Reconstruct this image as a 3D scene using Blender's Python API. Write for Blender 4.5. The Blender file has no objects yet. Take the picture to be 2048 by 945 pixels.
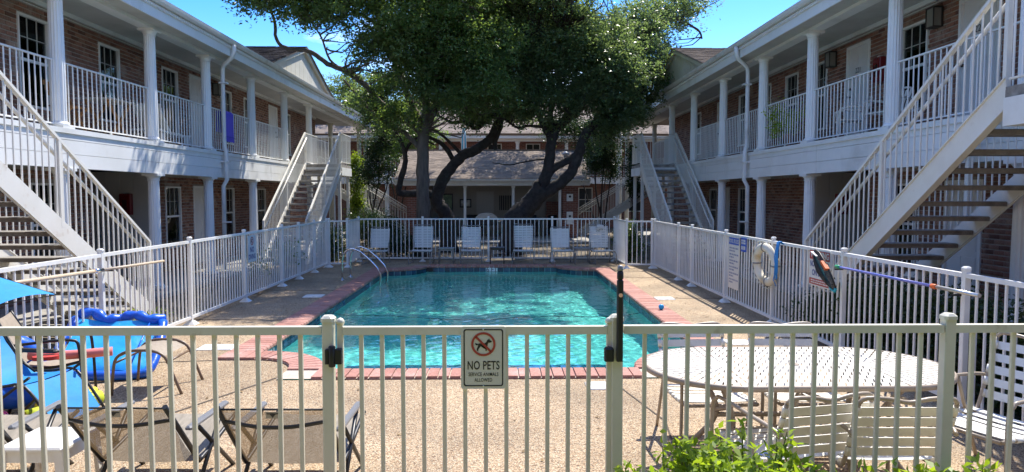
import bpy, bmesh, math, random
import numpy as np
from mathutils import Vector, Matrix

# ------------------------------------------------------------------ camera, sky, sun, exposure
sc = bpy.context.scene
COL = sc.collection
R = math.radians
CAM_H, FPX, PSI, TH = 1.85, 1400.0, R(0.98), R(3.372)
cam = bpy.data.objects.new('camera', bpy.data.cameras.new('camera'))
COL.objects.link(cam)
cam.location = (0, 0, CAM_H)
cam.rotation_euler = (math.pi / 2 - TH, 0, -PSI)
cam.data.sensor_width = 36.0
cam.data.lens = 36.0 * FPX / 2048.0
cam.data.clip_start = 0.05
cam.data.clip_end = 2000
sc.camera = cam

SUN = Vector((0.33, 0.58, 1.0)).normalized()          # towards the sun
world = bpy.data.worlds.new('World')
sc.world = world
world.use_nodes = True
wn, wl = world.node_tree.nodes, world.node_tree.links
wn.clear()
sky = wn.new('ShaderNodeTexSky')
sky.sky_type = 'NISHITA'
sky.sun_disc = False
sky.sun_elevation = math.asin(SUN.z)
sky.sun_rotation = math.atan2(SUN.x, SUN.y)
sky.air_density, sky.dust_density, sky.ozone_density = 1.0, 0.3, 2.5
tc = wn.new('ShaderNodeTexCoord')
mp = wn.new('ShaderNodeMapping'); mp.inputs['Scale'].default_value = (1.0, 1.0, 2.6)
cn = wn.new('ShaderNodeTexNoise'); cn.inputs['Scale'].default_value = 3.1; cn.inputs['Detail'].default_value = 7
cn.inputs['Roughness'].default_value = 0.58
cr = wn.new('ShaderNodeValToRGB')
cr.color_ramp.elements[0].position = 0.51; cr.color_ramp.elements[0].color = (0, 0, 0, 1)
cr.color_ramp.elements[1].position = 0.74; cr.color_ramp.elements[1].color = (0.8, 0.8, 0.8, 1)
mx = wn.new('ShaderNodeMix'); mx.data_type = 'RGBA'
mx.inputs[7].default_value = (8.5, 9.0, 9.6, 1)
bg = wn.new('ShaderNodeBackground'); bg.inputs['Strength'].default_value = 0.15
wo = wn.new('ShaderNodeOutputWorld')
wl.new(tc.outputs['Generated'], mp.inputs['Vector']); wl.new(mp.outputs['Vector'], cn.inputs['Vector'])
wl.new(cn.outputs['Fac'], cr.inputs['Fac']); wl.new(cr.outputs['Color'], mx.inputs[0])
hs = wn.new('ShaderNodeHueSaturation'); hs.inputs['Saturation'].default_value = 1.5; hs.inputs['Value'].default_value = 0.76; hs.inputs['Hue'].default_value = 0.514
wl.new(sky.outputs['Color'], hs.inputs['Color']); wl.new(hs.outputs['Color'], mx.inputs[6]); wl.new(mx.outputs[2], bg.inputs['Color'])
wl.new(bg.outputs['Background'], wo.inputs['Surface'])

sun = bpy.data.objects.new('sun', bpy.data.lights.new('sun', 'SUN'))
COL.objects.link(sun)
sun.data.energy = 3.1
sun.data.angle = R(0.53)
sun.data.color = (1.0, 0.95, 0.87)
sun.rotation_euler = (-SUN).to_track_quat('-Z', 'Y').to_euler()
sun.location = (10, 20, 30)

sc.render.engine = 'CYCLES'
sc.view_settings.view_transform = 'Standard'
sc.view_settings.look = 'None'
sc.view_settings.exposure = 1.38
sc.view_settings.gamma = 1.0
sc.cycles.use_denoising = True
sc.cycles.max_bounces = 9
sc.cycles.diffuse_bounces = 4
sc.cycles.transparent_max_bounces = 12
sc.cycles.sample_clamp_indirect = 4.0

rnd = random.Random(7)
rng = np.random.default_rng(11)


def at(u, v, Y):
    """the place in the courtyard, Y metres deep, that a measured sight line meets"""
    a, b = (u - 1024.0) / FPX, (v - 472.5) / FPX
    fw = Vector((math.sin(PSI) * math.cos(TH), math.cos(PSI) * math.cos(TH), -math.sin(TH)))
    rt = Vector((math.cos(PSI), -math.sin(PSI), 0))
    d = fw + rt * a + fw.cross(rt) * b
    return Vector((0, 0, CAM_H)) + d * (Y / d.y)


# ------------------------------------------------------------------ mesh helpers
class MB:
    def __init__(self):
        self.v, self.f, self.s = [], [], []

    def add(self, vs, fs, smooth=False):
        o = len(self.v)
        self.v += [tuple(p) for p in vs]
        self.f += [tuple(i + o for i in q) for q in fs]
        self.s += [smooth] * len(fs)
        return self

    def box(self, x0, x1, y0, y1, z0, z1):
        x0, x1 = min(x0, x1), max(x0, x1); y0, y1 = min(y0, y1), max(y0, y1); z0, z1 = min(z0, z1), max(z0, z1)
        vs = [(x0, y0, z0), (x1, y0, z0), (x1, y1, z0), (x0, y1, z0), (x0, y0, z1), (x1, y0, z1), (x1, y1, z1), (x0, y1, z1)]
        return self.add(vs, [(3, 2, 1, 0), (4, 5, 6, 7), (0, 1, 5, 4), (1, 2, 6, 5), (2, 3, 7, 6), (3, 0, 4, 7)])

    def cbox(self, x0, x1, y0, y1, z0, z1, c=0.004):
        """box with chamfered upright edges and top"""
        def ring(e, z):
            a0, a1, b0, b1 = x0 + e, x1 - e, y0 + e, y1 - e
            return [(a0 + c, b0, z), (a1 - c, b0, z), (a1, b0 + c, z), (a1, b1 - c, z), (a1 - c, b1, z), (a0 + c, b1, z), (a0, b1 - c, z), (a0, b0 + c, z)]
        vs = ring(0, z0) + ring(0, z1 - c) + ring(c * .9, z1)
        fs = [tuple(range(7, -1, -1)), tuple(range(16, 24))]
        for k in range(2):
            for i in range(8):
                j = (i + 1) % 8
                fs.append((k * 8 + i, k * 8 + j, k * 8 + 8 + j, k * 8 + 8 + i))
        return self.add(vs, fs)

    def obox(self, c, size, rot):
        hx, hy, hz = size[0] / 2, size[1] / 2, size[2] / 2
        c = Vector(c)
        vs = [c + rot @ Vector((sx * hx, sy * hy, sz * hz)) for sz in (-1, 1) for sx, sy in ((-1, -1), (1, -1), (1, 1), (-1, 1))]
        return self.add(vs, [(3, 2, 1, 0), (4, 5, 6, 7), (0, 1, 5, 4), (1, 2, 6, 5), (2, 3, 7, 6), (3, 0, 4, 7)])

    def beam(self, p, q, w, h, up=(0, 0, 1)):
        p, q = Vector(p), Vector(q)
        d = (q - p)
        L = d.length
        d.normalize()
        side = d.cross(Vector(up)).normalized()
        u = side.cross(d)
        rot = Matrix((side, d, u)).transposed()
        return self.obox((p + q) / 2, (w, L, h), rot)

    def tube(self, pts, r, n=8, smooth=True, cap=True, jit=0.0):
        pts = [Vector(p) for p in pts]
        if not hasattr(r, '__len__'):
            r = [r] * len(pts)
        t0 = (pts[1] - pts[0]).normalized()
        ref = Vector((0, 0, 1)) if abs(t0.z) < 0.9 else Vector((1, 0, 0))
        nrm = t0.cross(ref).normalized()
        vs, fs = [], []
        for i, p in enumerate(pts):
            a = pts[max(i - 1, 0)]; b = pts[min(i + 1, len(pts) - 1)]
            t = (b - a).normalized()
            nrm = (nrm - t * nrm.dot(t)).normalized()
            bn = t.cross(nrm)
            for k in range(n):
                an = 2 * math.pi * k / n
                rr = r[i] * (1 + (rnd.uniform(-jit, jit) if jit else 0))
                vs.append(p + (nrm * math.cos(an) + bn * math.sin(an)) * rr)
        for i in range(len(pts) - 1):
            for k in range(n):
                j = (k + 1) % n
                fs.append((i * n + k, i * n + j, i * n + n + j, i * n + n + k))
        self.add(vs, fs, smooth)
        if cap:
            o = len(self.v) - len(vs)
            self.f += [tuple(o + k for k in range(n - 1, -1, -1)), tuple(o + len(vs) - n + k for k in range(n))]
            self.s += [False, False]
        return self

    def lathe(self, prof, c=(0, 0, 0), n=20, smooth=True, flute=0.0):
        vs, fs = [], []
        for (r, z) in prof:
            for k in range(n):
                an = 2 * math.pi * k / n
                rr = r * (1 - (flute if k % 2 else 0))
                vs.append((c[0] + rr * math.cos(an), c[1] + rr * math.sin(an), c[2] + z))
        for i in range(len(prof) - 1):
            for k in range(n):
                j = (k + 1) % n
                fs.append((i * n + k, i * n + j, i * n + n + j, i * n + n + k))
        self.add(vs, fs, smooth)
        o = len(self.v) - len(vs)
        self.f += [tuple(o + k for k in range(n - 1, -1, -1)), tuple(o + len(vs) - n + k for k in range(n))]
        self.s += [False, False]
        return self

    def prism(self, poly, a, b, fn):
        """poly 2-D outline, swept from a to b; fn(u, v, w) -> point"""
        n = len(poly)
        vs = [fn(u, v, a) for u, v in poly] + [fn(u, v, b) for u, v in poly]
        fs = [tuple(range(n - 1, -1, -1)), tuple(range(n, 2 * n))] + [(i, (i + 1) % n, n + (i + 1) % n, n + i) for i in range(n)]
        return self.add(vs, fs)

    def mesh(self, name, mat=None):
        me = bpy.data.meshes.new(name)
        me.from_pydata(self.v, [], self.f)
        if any(self.s):
            me.polygons.foreach_set('use_smooth', self.s)
        me.update()
        bm = bmesh.new(); bm.from_mesh(me)
        bmesh.ops.recalc_face_normals(bm, faces=bm.faces)
        bm.to_mesh(me); bm.free()
        if mat:
            me.materials.append(mat)
        return me


def tag(o, label=None, cat=None, group=None, kind=None):
    if label: o['label'] = label
    if cat: o['category'] = cat
    if group: o['group'] = group
    if kind: o['kind'] = kind
    return o


def obj(name, me, mat=None, parent=None, loc=(0, 0, 0), rot=(0, 0, 0), W=False, **kw):
    """link ONE mesh object; W: its mesh is in world metres though its (unturned) parent stands elsewhere"""
    if isinstance(me, MB):
        me = me.mesh(name)
    if mat is not None and not me.materials:
        me.materials.append(mat)
    o = bpy.data.objects.new(name, me)
    COL.objects.link(o)
    o.location = loc; o.rotation_euler = rot
    if parent is not None:
        o.parent = parent
        if W:
            o.matrix_parent_inverse = Matrix.Translation(-parent.location)
    return tag(o, **kw)


def thing(name, label, cat, loc=(0, 0, 0), rz=0.0, group=None):
    o = bpy.data.objects.new(name, None)
    COL.objects.link(o)
    o.empty_display_size = 0.2
    o.location = loc; o.rotation_euler = (0, 0, rz)
    return tag(o, label, cat, group)


def copy_tree(o, parent=None):
    c = o.copy(); COL.objects.link(c)
    c.parent = parent
    if parent is not None:
        c.matrix_parent_inverse = o.matrix_parent_inverse
    for ch in list(o.children):
        copy_tree(ch, c)
    return c


def np_mesh(name, V, F, mat=None, smooth=False):
    """fast mesh from arrays, F (n,4)"""
    me = bpy.data.meshes.new(name)
    n = len(F)
    me.vertices.add(len(V)); me.vertices.foreach_set('co', np.asarray(V, np.float32).ravel())
    k = F.shape[1]
    me.loops.add(n * k); me.loops.foreach_set('vertex_index', np.asarray(F, np.int32).ravel())
    me.polygons.add(n)
    me.polygons.foreach_set('loop_start', np.arange(0, n * k, k, dtype=np.int32))
    if smooth:
        me.polygons.foreach_set('use_smooth', np.ones(n, bool))
    me.update(calc_edges=True)
    if mat: me.materials.append(mat)
    return me


_font_cache = {}


def text_mesh(body, size, align='CENTER', space=1.0, bold=0.0):
    key = (body, size, align, space, bold)
    if key not in _font_cache:
        cu = bpy.data.curves.new('lettering', 'FONT')
        cu.body = body; cu.size = size; cu.align_x = align; cu.align_y = 'CENTER'
        cu.space_character = space; cu.offset = bold; cu.resolution_u = 3
        o = bpy.data.objects.new('lettering', cu)
        COL.objects.link(o)
        dg = bpy.context.evaluated_depsgraph_get()
        me = bpy.data.meshes.new_from_object(o.evaluated_get(dg))
        bpy.data.objects.remove(o)
        bpy.data.curves.remove(cu)
        _font_cache[key] = me
    return _font_cache[key].copy()


# ------------------------------------------------------------------ materials
def nm(name):
    m = bpy.data.materials.new(name)
    m.use_nodes = True
    t = m.node_tree
    return m, t.nodes, t.links, t.nodes['Principled BSDF']


def M(name, c1, c2=None, rough=0.5, scale=4.0, lo=0.35, hi=0.65, detail=5, bump=0.0, bscale=60.0, metal=0.0, spec=0.5,
      dirt=None, dscale=1.3, dlo=0.55, dhi=0.75, island=0.0, stretch=None):
    m, n, l, b = nm(name)
    b.inputs['Roughness'].default_value = rough
    b.inputs['Metallic'].default_value = metal
    b.inputs['Specular IOR Level'].default_value = spec
    b.inputs['Base Color'].default_value = (*c1, 1)
    co = n.new('ShaderNodeTexCoord')
    src = co.outputs['Object']
    if stretch:
        mpn = n.new('ShaderNodeMapping'); mpn.inputs['Scale'].default_value = stretch
        l.new(src, mpn.inputs['Vector']); src = mpn.outputs['Vector']
    out = None

    def ramp(sc_, a, z, det):
        t = n.new('ShaderNodeTexNoise'); t.inputs['Scale'].default_value = sc_; t.inputs['Detail'].default_value = det
        t.inputs['Roughness'].default_value = 0.6
        l.new(src, t.inputs['Vector'])
        r = n.new('ShaderNodeMapRange'); r.inputs[1].default_value = a; r.inputs[2].default_value = z
        l.new(t.outputs['Fac'], r.inputs[0])
        return r.outputs[0]
    if c2 is not None:
        x = n.new('ShaderNodeMix'); x.data_type = 'RGBA'
        x.inputs[6].default_value = (*c1, 1); x.inputs[7].default_value = (*c2, 1)
        l.new(ramp(scale, lo, hi, detail), x.inputs[0]); out = x.outputs[2]
    if dirt is not None:
        x = n.new('ShaderNodeMix'); x.data_type = 'RGBA'
        x.inputs[6].default_value = (*c1, 1); x.inputs[7].default_value = (*dirt, 1)
        if out: l.new(out, x.inputs[6])
        l.new(ramp(dscale, dlo, dhi, 8), x.inputs[0]); out = x.outputs[2]
    if island:
        g = n.new('ShaderNodeNewGeometry'); oi = n.new('ShaderNodeObjectInfo')
        ad = n.new('ShaderNodeMath'); ad.operation = 'ADD'; l.new(g.outputs['Random Per Island'], ad.inputs[0]); l.new(oi.outputs['Random'], ad.inputs[1])
        fr = n.new('ShaderNodeMath'); fr.operation = 'FRACT'; l.new(ad.outputs[0], fr.inputs[0])
        r = n.new('ShaderNodeMapRange'); r.inputs[3].default_value = 1 - island; r.inputs[4].default_value = 1 + island
        l.new(fr.outputs[0], r.inputs[0])
        h = n.new('ShaderNodeHueSaturation'); h.inputs['Color'].default_value = (*c1, 1)
        if out: l.new(out, h.inputs['Color'])
        l.new(r.outputs[0], h.inputs['Value']); out = h.outputs['Color']
    if out: l.new(out, b.inputs['Base Color'])
    if bump:
        t = n.new('ShaderNodeTexNoise'); t.inputs['Scale'].default_value = bscale; t.inputs['Detail'].default_value = 6
        l.new(src, t.inputs['Vector'])
        bp = n.new('ShaderNodeBump'); bp.inputs['Strength'].default_value = bump; bp.inputs['Distance'].default_value = 0.01
        l.new(t.outputs['Fac'], bp.inputs['Height']); l.new(bp.outputs['Normal'], b.inputs['Normal'])
    return m


def brick_material(name, stops, patch):
    m, n, l, b = nm(name)
    b.inputs['Roughness'].default_value = 0.85
    co = n.new('ShaderNodeTexCoord')
    g = n.new('ShaderNodeNewGeometry'); oi = n.new('ShaderNodeObjectInfo')
    ad = n.new('ShaderNodeMath'); ad.operation = 'ADD'; l.new(g.outputs['Random Per Island'], ad.inputs[0]); l.new(oi.outputs['Random'], ad.inputs[1])
    fr = n.new('ShaderNodeMath'); fr.operation = 'FRACT'; l.new(ad.outputs[0], fr.inputs[0])
    rp = n.new('ShaderNodeValToRGB'); rp.color_ramp.interpolation = 'LINEAR'
    e = rp.color_ramp.elements
    while len(e) < len(stops): e.new(0.5)
    for i, c in enumerate(stops):
        e[i].position = i / (len(stops) - 1); e[i].color = (*c, 1)
    l.new(fr.outputs[0], rp.inputs['Fac'])
    gp = n.new('ShaderNodeNewGeometry')
    t = n.new('ShaderNodeTexNoise'); t.inputs['Scale'].default_value = 2.2; t.inputs['Detail'].default_value = 8; l.new(gp.outputs['Position'], t.inputs['Vector'])
    r = n.new('ShaderNodeMapRange'); r.inputs[1].default_value = 0.56; r.inputs[2].default_value = 0.72; r.inputs[4].default_value = 0.75; l.new(t.outputs['Fac'], r.inputs[0])
    x = n.new('ShaderNodeMix'); x.data_type = 'RGBA'; x.inputs[7].default_value = (*patch, 1)
    l.new(r.outputs[0], x.inputs[0]); l.new(rp.outputs['Color'], x.inputs[6])
    t2 = n.new('ShaderNodeTexNoise'); t2.inputs['Scale'].default_value = 45; t2.inputs['Detail'].default_value = 5; l.new(gp.outputs['Position'], t2.inputs['Vector'])
    x2 = n.new('ShaderNodeMix'); x2.data_type = 'RGBA'; x2.blend_type = 'MULTIPLY'; x2.inputs[0].default_value = 0.6
    r2 = n.new('ShaderNodeMapRange'); r2.inputs[1].default_value = 0.3; r2.inputs[2].default_value = 0.7; r2.inputs[3].default_value = 0.55; r2.inputs[4].default_value = 1.25; l.new(t2.outputs['Fac'], r2.inputs[0])
    l.new(x.outputs[2], x2.inputs[6]); l.new(r2.outputs[0], x2.inputs[7])
    l.new(x2.outputs[2], b.inputs['Base Color'])
    bp = n.new('ShaderNodeBump'); bp.inputs['Strength'].default_value = 0.6; bp.inputs['Distance'].default_value = 0.006
    l.new(t2.outputs['Fac'], bp.inputs['Height']); l.new(bp.outputs['Normal'], b.inputs['Normal'])
    return m


def pebble_material():
    m, n, l, b = nm('exposed_aggregate')
    b.inputs['Roughness'].default_value = 0.8
    co = n.new('ShaderNodeTexCoord')
    v = n.new('ShaderNodeTexVoronoi'); v.inputs['Scale'].default_value = 98; v.feature = 'F1'; v.inputs['Randomness'].default_value = 1
    l.new(co.outputs['Object'], v.inputs['Vector'])
    sp = n.new('ShaderNodeSeparateColor'); l.new(v.outputs['Color'], sp.inputs[0])
    rp = n.new('ShaderNodeValToRGB')
    stops = [(.22, .125, .066), (.44, .285, .155), (.585, .42, .245), (.665, .52, .33), (.48, .325, .19), (.72, .61, .43)]
    e = rp.color_ramp.elements
    while len(e) < len(stops): e.new(0.5)
    for i, c in enumerate(stops):
        e[i].position = i / (len(stops) - 1); e[i].color = (*c, 1)
    l.new(sp.outputs[0], rp.inputs['Fac'])
    dr = n.new('ShaderNodeMapRange'); dr.inputs[1].default_value = 0.35; dr.inputs[2].default_value = 0.75; dr.inputs[3].default_value = 1.0; dr.inputs[4].default_value = 0.42
    l.new(v.outputs['Distance'], dr.inputs[0])
    mu = n.new('ShaderNodeMix'); mu.data_type = 'RGBA'; mu.blend_type = 'MULTIPLY'; mu.inputs[0].default_value = 1
    l.new(rp.outputs['Color'], mu.inputs[6]); l.new(dr.outputs[0], mu.inputs[7])
    t = n.new('ShaderNodeTexNoise'); t.inputs['Scale'].default_value = 0.9; t.inputs['Detail'].default_value = 7; l.new(co.outputs['Object'], t.inputs['Vector'])
    r = n.new('ShaderNodeMapRange'); r.inputs[1].default_value = 0.35; r.inputs[2].default_value = 0.7; r.inputs[3].default_value = 1.1; r.inputs[4].default_value = 0.66; l.new(t.outputs['Fac'], r.inputs[0])
    mu2 = n.new('ShaderNodeMix'); mu2.data_type = 'RGBA'; mu2.blend_type = 'MULTIPLY'; mu2.inputs[0].default_value = 1
    l.new(mu.outputs[2], mu2.inputs[6]); l.new(r.outputs[0], mu2.inputs[7])
    l.new(mu2.outputs[2], b.inputs['Base Color'])
    bp = n.new('ShaderNodeBump'); bp.inputs['Strength'].default_value = 1.0; bp.inputs['Distance'].default_value = 0.006; bp.invert = True
    l.new(v.outputs['Distance'], bp.inputs['Height']); l.new(bp.outputs['Normal'], b.inputs['Normal'])
    return m


def leaf_material(name, cols, trans, tmix=0.45, rough=0.5):
    m, n, l, b = nm(name)
    out = n['Material Output']
    g = n.new('ShaderNodeNewGeometry'); oi = n.new('ShaderNodeObjectInfo')
    ad = n.new('ShaderNodeMath'); ad.operation = 'ADD'; l.new(g.outputs['Random Per Island'], ad.inputs[0]); l.new(oi.outputs['Random'], ad.inputs[1])
    fr = n.new('ShaderNodeMath'); fr.operation = 'FRACT'; l.new(ad.outputs[0], fr.inputs[0])
    rp = n.new('ShaderNodeValToRGB')
    e = rp.color_ramp.elements
    while len(e) < len(cols): e.new(0.5)
    for i, c in enumerate(cols):
        e[i].position = i / (len(cols) - 1); e[i].color = (*c, 1)
    l.new(fr.outputs[0], rp.inputs['Fac'])
    l.new(rp.outputs['Color'], b.inputs['Base Color'])
    b.inputs['Roughness'].default_value = rough
    b.inputs['Specular IOR Level'].default_value = 0.35
    tr = n.new('ShaderNodeBsdfTranslucent')
    mu = n.new('ShaderNodeMix'); mu.data_type = 'RGBA'; mu.blend_type = 'MULTIPLY'; mu.inputs[0].default_value = 1
    mu.inputs[7].default_value = (*trans, 1)
    l.new(rp.outputs['Color'], mu.inputs[6]); l.new(mu.outputs[2], tr.inputs['Color'])
    ms = n.new('ShaderNodeMixShader'); ms.inputs[0].default_value = tmix
    l.new(b.outputs[0], ms.inputs[1]); l.new(tr.outputs[0], ms.inputs[2]); l.new(ms.outputs[0], out.inputs['Surface'])
    return m


def glass_material(name, tint, tmix=0.5):
    """window glass: part clear, part mirror of what stands opposite"""
    m, n, l, b = nm(name)
    out = n['Material Output']
    tr = n.new('ShaderNodeBsdfTransparent'); tr.inputs['Color'].default_value = (*tint, 1)
    gl = n.new('ShaderNodeBsdfGlossy'); gl.inputs['Roughness'].default_value = 0.03
    fr = n.new('ShaderNodeFresnel'); fr.inputs['IOR'].default_value = 1.55
    ms = n.new('ShaderNodeMixShader')
    l.new(fr.outputs[0], ms.inputs[0]); l.new(tr.outputs[0], ms.inputs[1]); l.new(gl.outputs[0], ms.inputs[2])
    l.new(ms.outputs[0], out.inputs['Surface'])
    return m


def mesh_fabric(name, col, alpha=0.6, scale=260.0):
    """open woven sling: threads with real gaps"""
    m, n, l, b = nm(name)
    out = n['Material Output']
    b.inputs['Roughness'].default_value = 0.7
    co = n.new('ShaderNodeTexCoord')
    t = n.new('ShaderNodeTexNoise'); t.inputs['Scale'].default_value = scale; t.inputs['Detail'].default_value = 2
    l.new(co.outputs['Object'], t.inputs['Vector'])
    t2 = n.new('ShaderNodeTexNoise'); t2.inputs['Scale'].default_value = 14; t2.inputs['Detail'].default_value = 5
    mp_ = n.new('ShaderNodeMapping'); mp_.inputs['Scale'].default_value = (1, 6, 6); l.new(co.outputs['Object'], mp_.inputs['Vector']); l.new(mp_.outputs['Vector'], t2.inputs['Vector'])
    x = n.new('ShaderNodeMix'); x.data_type = 'RGBA'; x.inputs[6].default_value = (*[c * .7 for c in col], 1); x.inputs[7].default_value = (*[min(1, c * 1.25) for c in col], 1)
    l.new(t2.outputs['Fac'], x.inputs[0]); l.new(x.outputs[2], b.inputs['Base Color'])
    r = n.new('ShaderNodeMapRange'); r.inputs[1].default_value = 0.42; r.inputs[2].default_value = 0.58
    r.inputs[3].default_value = max(0, 1 - (1 - alpha) * 1.9); r.inputs[4].default_value = 1.0 - max(0, (1 - alpha) * .1)
    l.new(t.outputs['Fac'], r.inputs[0])
    tr = n.new('ShaderNodeBsdfTransparent')
    tl_ = n.new('ShaderNodeBsdfTranslucent'); l.new(x.outputs[2], tl_.inputs['Color'])
    m2 = n.new('ShaderNodeMixShader'); m2.inputs[0].default_value = .38
    l.new(b.outputs[0], m2.inputs[1]); l.new(tl_.outputs[0], m2.inputs[2])
    ms = n.new('ShaderNodeMixShader'); l.new(r.outputs[0], ms.inputs[0]); l.new(tr.outputs[0], ms.inputs[1]); l.new(m2.outputs[0], ms.inputs[2])
    l.new(ms.outputs[0], out.inputs['Surface'])
    return m


FENCE = M('fence_paint', (.84, .84, .81), (.77, .76, .71), rough=.38, scale=3, dirt=(.52, .46, .34), dscale=2.2, dlo=.62, dhi=.85, bump=.05, bscale=90)
FENCE_NEAR = M('cream_fence_paint', (.72, .69, .55), (.65, .62, .48), rough=.35, scale=5, dirt=(.36, .27, .16), dscale=7, dlo=.60, dhi=.80, bump=.08, bscale=140)
WHITE = M('house_paint', (.83, .83, .80), (.77, .77, .73), rough=.5, scale=1.6, dirt=(.55, .53, .47), dscale=1.1, dlo=.52, dhi=.85, bump=.08, bscale=30)
CREAM = M('cream_siding_paint', (.66, .63, .54), (.58, .55, .46), rough=.6, scale=1.2, dirt=(.42, .38, .30), dscale=.9, dlo=.58, dhi=.85, bump=.06, bscale=30)
TAUPE = M('taupe_paint', (.40, .36, .30), (.34, .31, .26), rough=.6, scale=1.2)
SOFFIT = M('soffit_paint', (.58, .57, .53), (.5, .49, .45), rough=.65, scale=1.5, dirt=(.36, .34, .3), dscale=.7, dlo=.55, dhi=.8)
STAIR = M('stair_paint', (.79, .77, .70), (.73, .70, .62), rough=.45, scale=2.5, dirt=(.46, .33, .19), dscale=3.2, dlo=.60, dhi=.80, bump=.08, bscale=70)
TREAD = M('weathered_tread', (.34, .32, .28), (.20, .18, .16), rough=.85, scale=7, dirt=(.10, .09, .08), dscale=2.5, bump=.3, bscale=60)
MORTAR = M('mortar', (.42, .36, .30), (.31, .26, .22), rough=.95, scale=9, bump=.3, bscale=120)
BRICK = brick_material('house_brick', [(.13, .060, .042), (.26, .118, .074), (.33, .160, .106), (.22, .100, .066), (.39, .225, .155), (.16, .075, .054), (.30, .148, .098), (.36, .195, .132)], (.48, .385, .305))
COPE = brick_material('coping_brick', [(.37, .165, .125), (.43, .21, .165), (.48, .25, .20), (.40, .185, .145)], (.50, .34, .29))
PEBBLE = pebble_material()
CONC = M('concrete', (.36, .34, .30), (.28, .26, .23), rough=.9, scale=2.5, dirt=(.17, .15, .13), dscale=.8, bump=.2, bscale=80)
SOIL = M('soil_and_mulch', (.13, .10, .07), (.22, .18, .12), rough=.95, scale=14, dirt=(.06, .05, .03), dscale=5, dlo=.45, dhi=.7, bump=.8, bscale=45)
PLASTER = M('pool_plaster', (.40, .72, .69), (.34, .66, .64), rough=.8, scale=1.2)
TILE = M('pool_tile', (.03, .07, .12), (.05, .11, .17), rough=.25, scale=7, island=.5)
GROUT = M('joint_grout', (.55, .47, .38), (.42, .36, .29), rough=.95, scale=20)
SHINGLE = M('roof_shingle', (.20, .165, .15), (.14, .12, .11), rough=.95, scale=3, island=.28, bump=.4, bscale=160)
SHINGLE_PALE = M('pale_roof_shingle', (.32, .25, .19), (.24, .19, .15), rough=.95, scale=2, island=.2, bump=.4, bscale=160)
DARKSHINGLE = M('dark_roof_shingle', (.10, .085, .085), (.065, .055, .055), rough=.95, scale=3, island=.3, bump=.4, bscale=160)
BARK = M('live_oak_bark', (.17, .14, .115), (.085, .068, .056), rough=.95, scale=9, stretch=(1, 1, .22), bump=1.0, bscale=16, dirt=(.16, .14, .115), dscale=3)
BARK2 = M('dark_bark', (.055, .045, .038), (.028, .022, .018), rough=.95, scale=8, bump=1.0, bscale=14, dirt=(.09, .08, .065), dscale=3)
GLASS = glass_material('window_glass', (.72, .76, .74))
MUNTIN = M('muntin_paint', (.42, .43, .40), rough=.5)
SIDING = M('passage_siding', (.56, .52, .46), (.48, .45, .40), rough=.6, scale=1.2)
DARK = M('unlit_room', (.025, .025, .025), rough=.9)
BLIND = M('window_blind', (.62, .60, .55), rough=.6)
BLACK = M('black_metal', (.018, .018, .018), rough=.4)
BLACKPL = M('black_plastic', (.012, .012, .012), rough=.5)
IRONBR = M('bronze_lamp_metal', (.04, .032, .026), rough=.5)
LAMPGL = M('lamp_glass', (.25, .24, .21), rough=.25)
DOORP = M('door_paint', (.74, .73, .70), (.68, .67, .64), rough=.45, scale=2)
RED = M('extinguisher_red', (.20, .013, .017), (.16, .010, .014), rough=.35, scale=4)
STEEL = M('stainless_steel', (.72, .72, .72), rough=.16, metal=1.0)
GUTTER = M('gutter_paint', (.76, .76, .73), (.66, .65, .61), rough=.45, scale=2, dirt=(.4, .37, .31), dscale=2, dlo=.6, dhi=.8)

# ------------------------------------------------------------------ the setting: ground, deck, pool
XL, XR = -6.5, 5.9            # column lines of the two buildings
PX0, PX1 = -2.82, 2.38        # pool sides
PCX = (PX0 + PX1) / 2
NEAR_Y, FAR_Y, SH0, SH1 = 7.28, 18.0, 8.13, 17.15
CW = 0.34                     # coping width
RI = 0.85


def pool_outline(off=0.0, z=0.0, n=9):
    """water edge, anticlockwise, pushed outward by off"""
    ri = RI - off
    hx = (PX1 - PX0) / 2 + off
    ax = (PX1 - PX0) / 2 - 0.07           # arc centres
    pts = []

    def arc(cx, cy, a0, a1):
        for i in range(n + 1):
            a = a0 + (a1 - a0) * i / n
            pts.append((PCX + cx + ri * math.cos(a), cy + ri * math.sin(a)))
    h = math.pi / 2
    if off > 0: pts.append((PCX - ax + ri, NEAR_Y - off))
    if off > 0: pts.append((PCX + ax - ri, NEAR_Y - off))
    arc(ax, NEAR_Y, 2 * h, h)
    pts += [(PCX + hx, NEAR_Y + ri), (PCX + hx, FAR_Y - ri)]
    arc(ax, FAR_Y, 3 * h, 2 * h)
    if off > 0: pts += [(PCX + ax - ri, FAR_Y + off), (PCX - ax + ri, FAR_Y + off)]
    arc(-ax, FAR_Y, 0, -h)
    pts += [(PCX - hx, FAR_Y - ri), (PCX - hx, NEAR_Y + ri)]
    arc(-ax, NEAR_Y, h, 0)
    return [Vector((x, y, z)) for x, y in pts]


def sheet_with_hole(name, outer, hole, mat):
    bm = bmesh.new()
    es = []
    for loop in (outer, hole):
        vs = [bm.verts.new(p) for p in loop]
        for i in range(len(vs)):
            if (vs[i].co - vs[(i + 1) % len(vs)].co).length > 1e-5:
                es.append(bm.edges.new((vs[i], vs[(i + 1) % len(vs)])))
    bmesh.ops.triangle_fill(bm, use_beauty=True, use_dissolve=False, edges=es)
    for f in bm.faces:
        if f.normal.z < 0: f.normal_flip()
    me = bpy.data.meshes.new(name); bm.to_mesh(me); bm.free()
    return obj(name, me, mat, kind='structure')


def rect(x0, x1, y0, y1, z):
    return [Vector((x0, y0, z)), Vector((x1, y0, z)), Vector((x1, y1, z)), Vector((x0, y1, z))]


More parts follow.
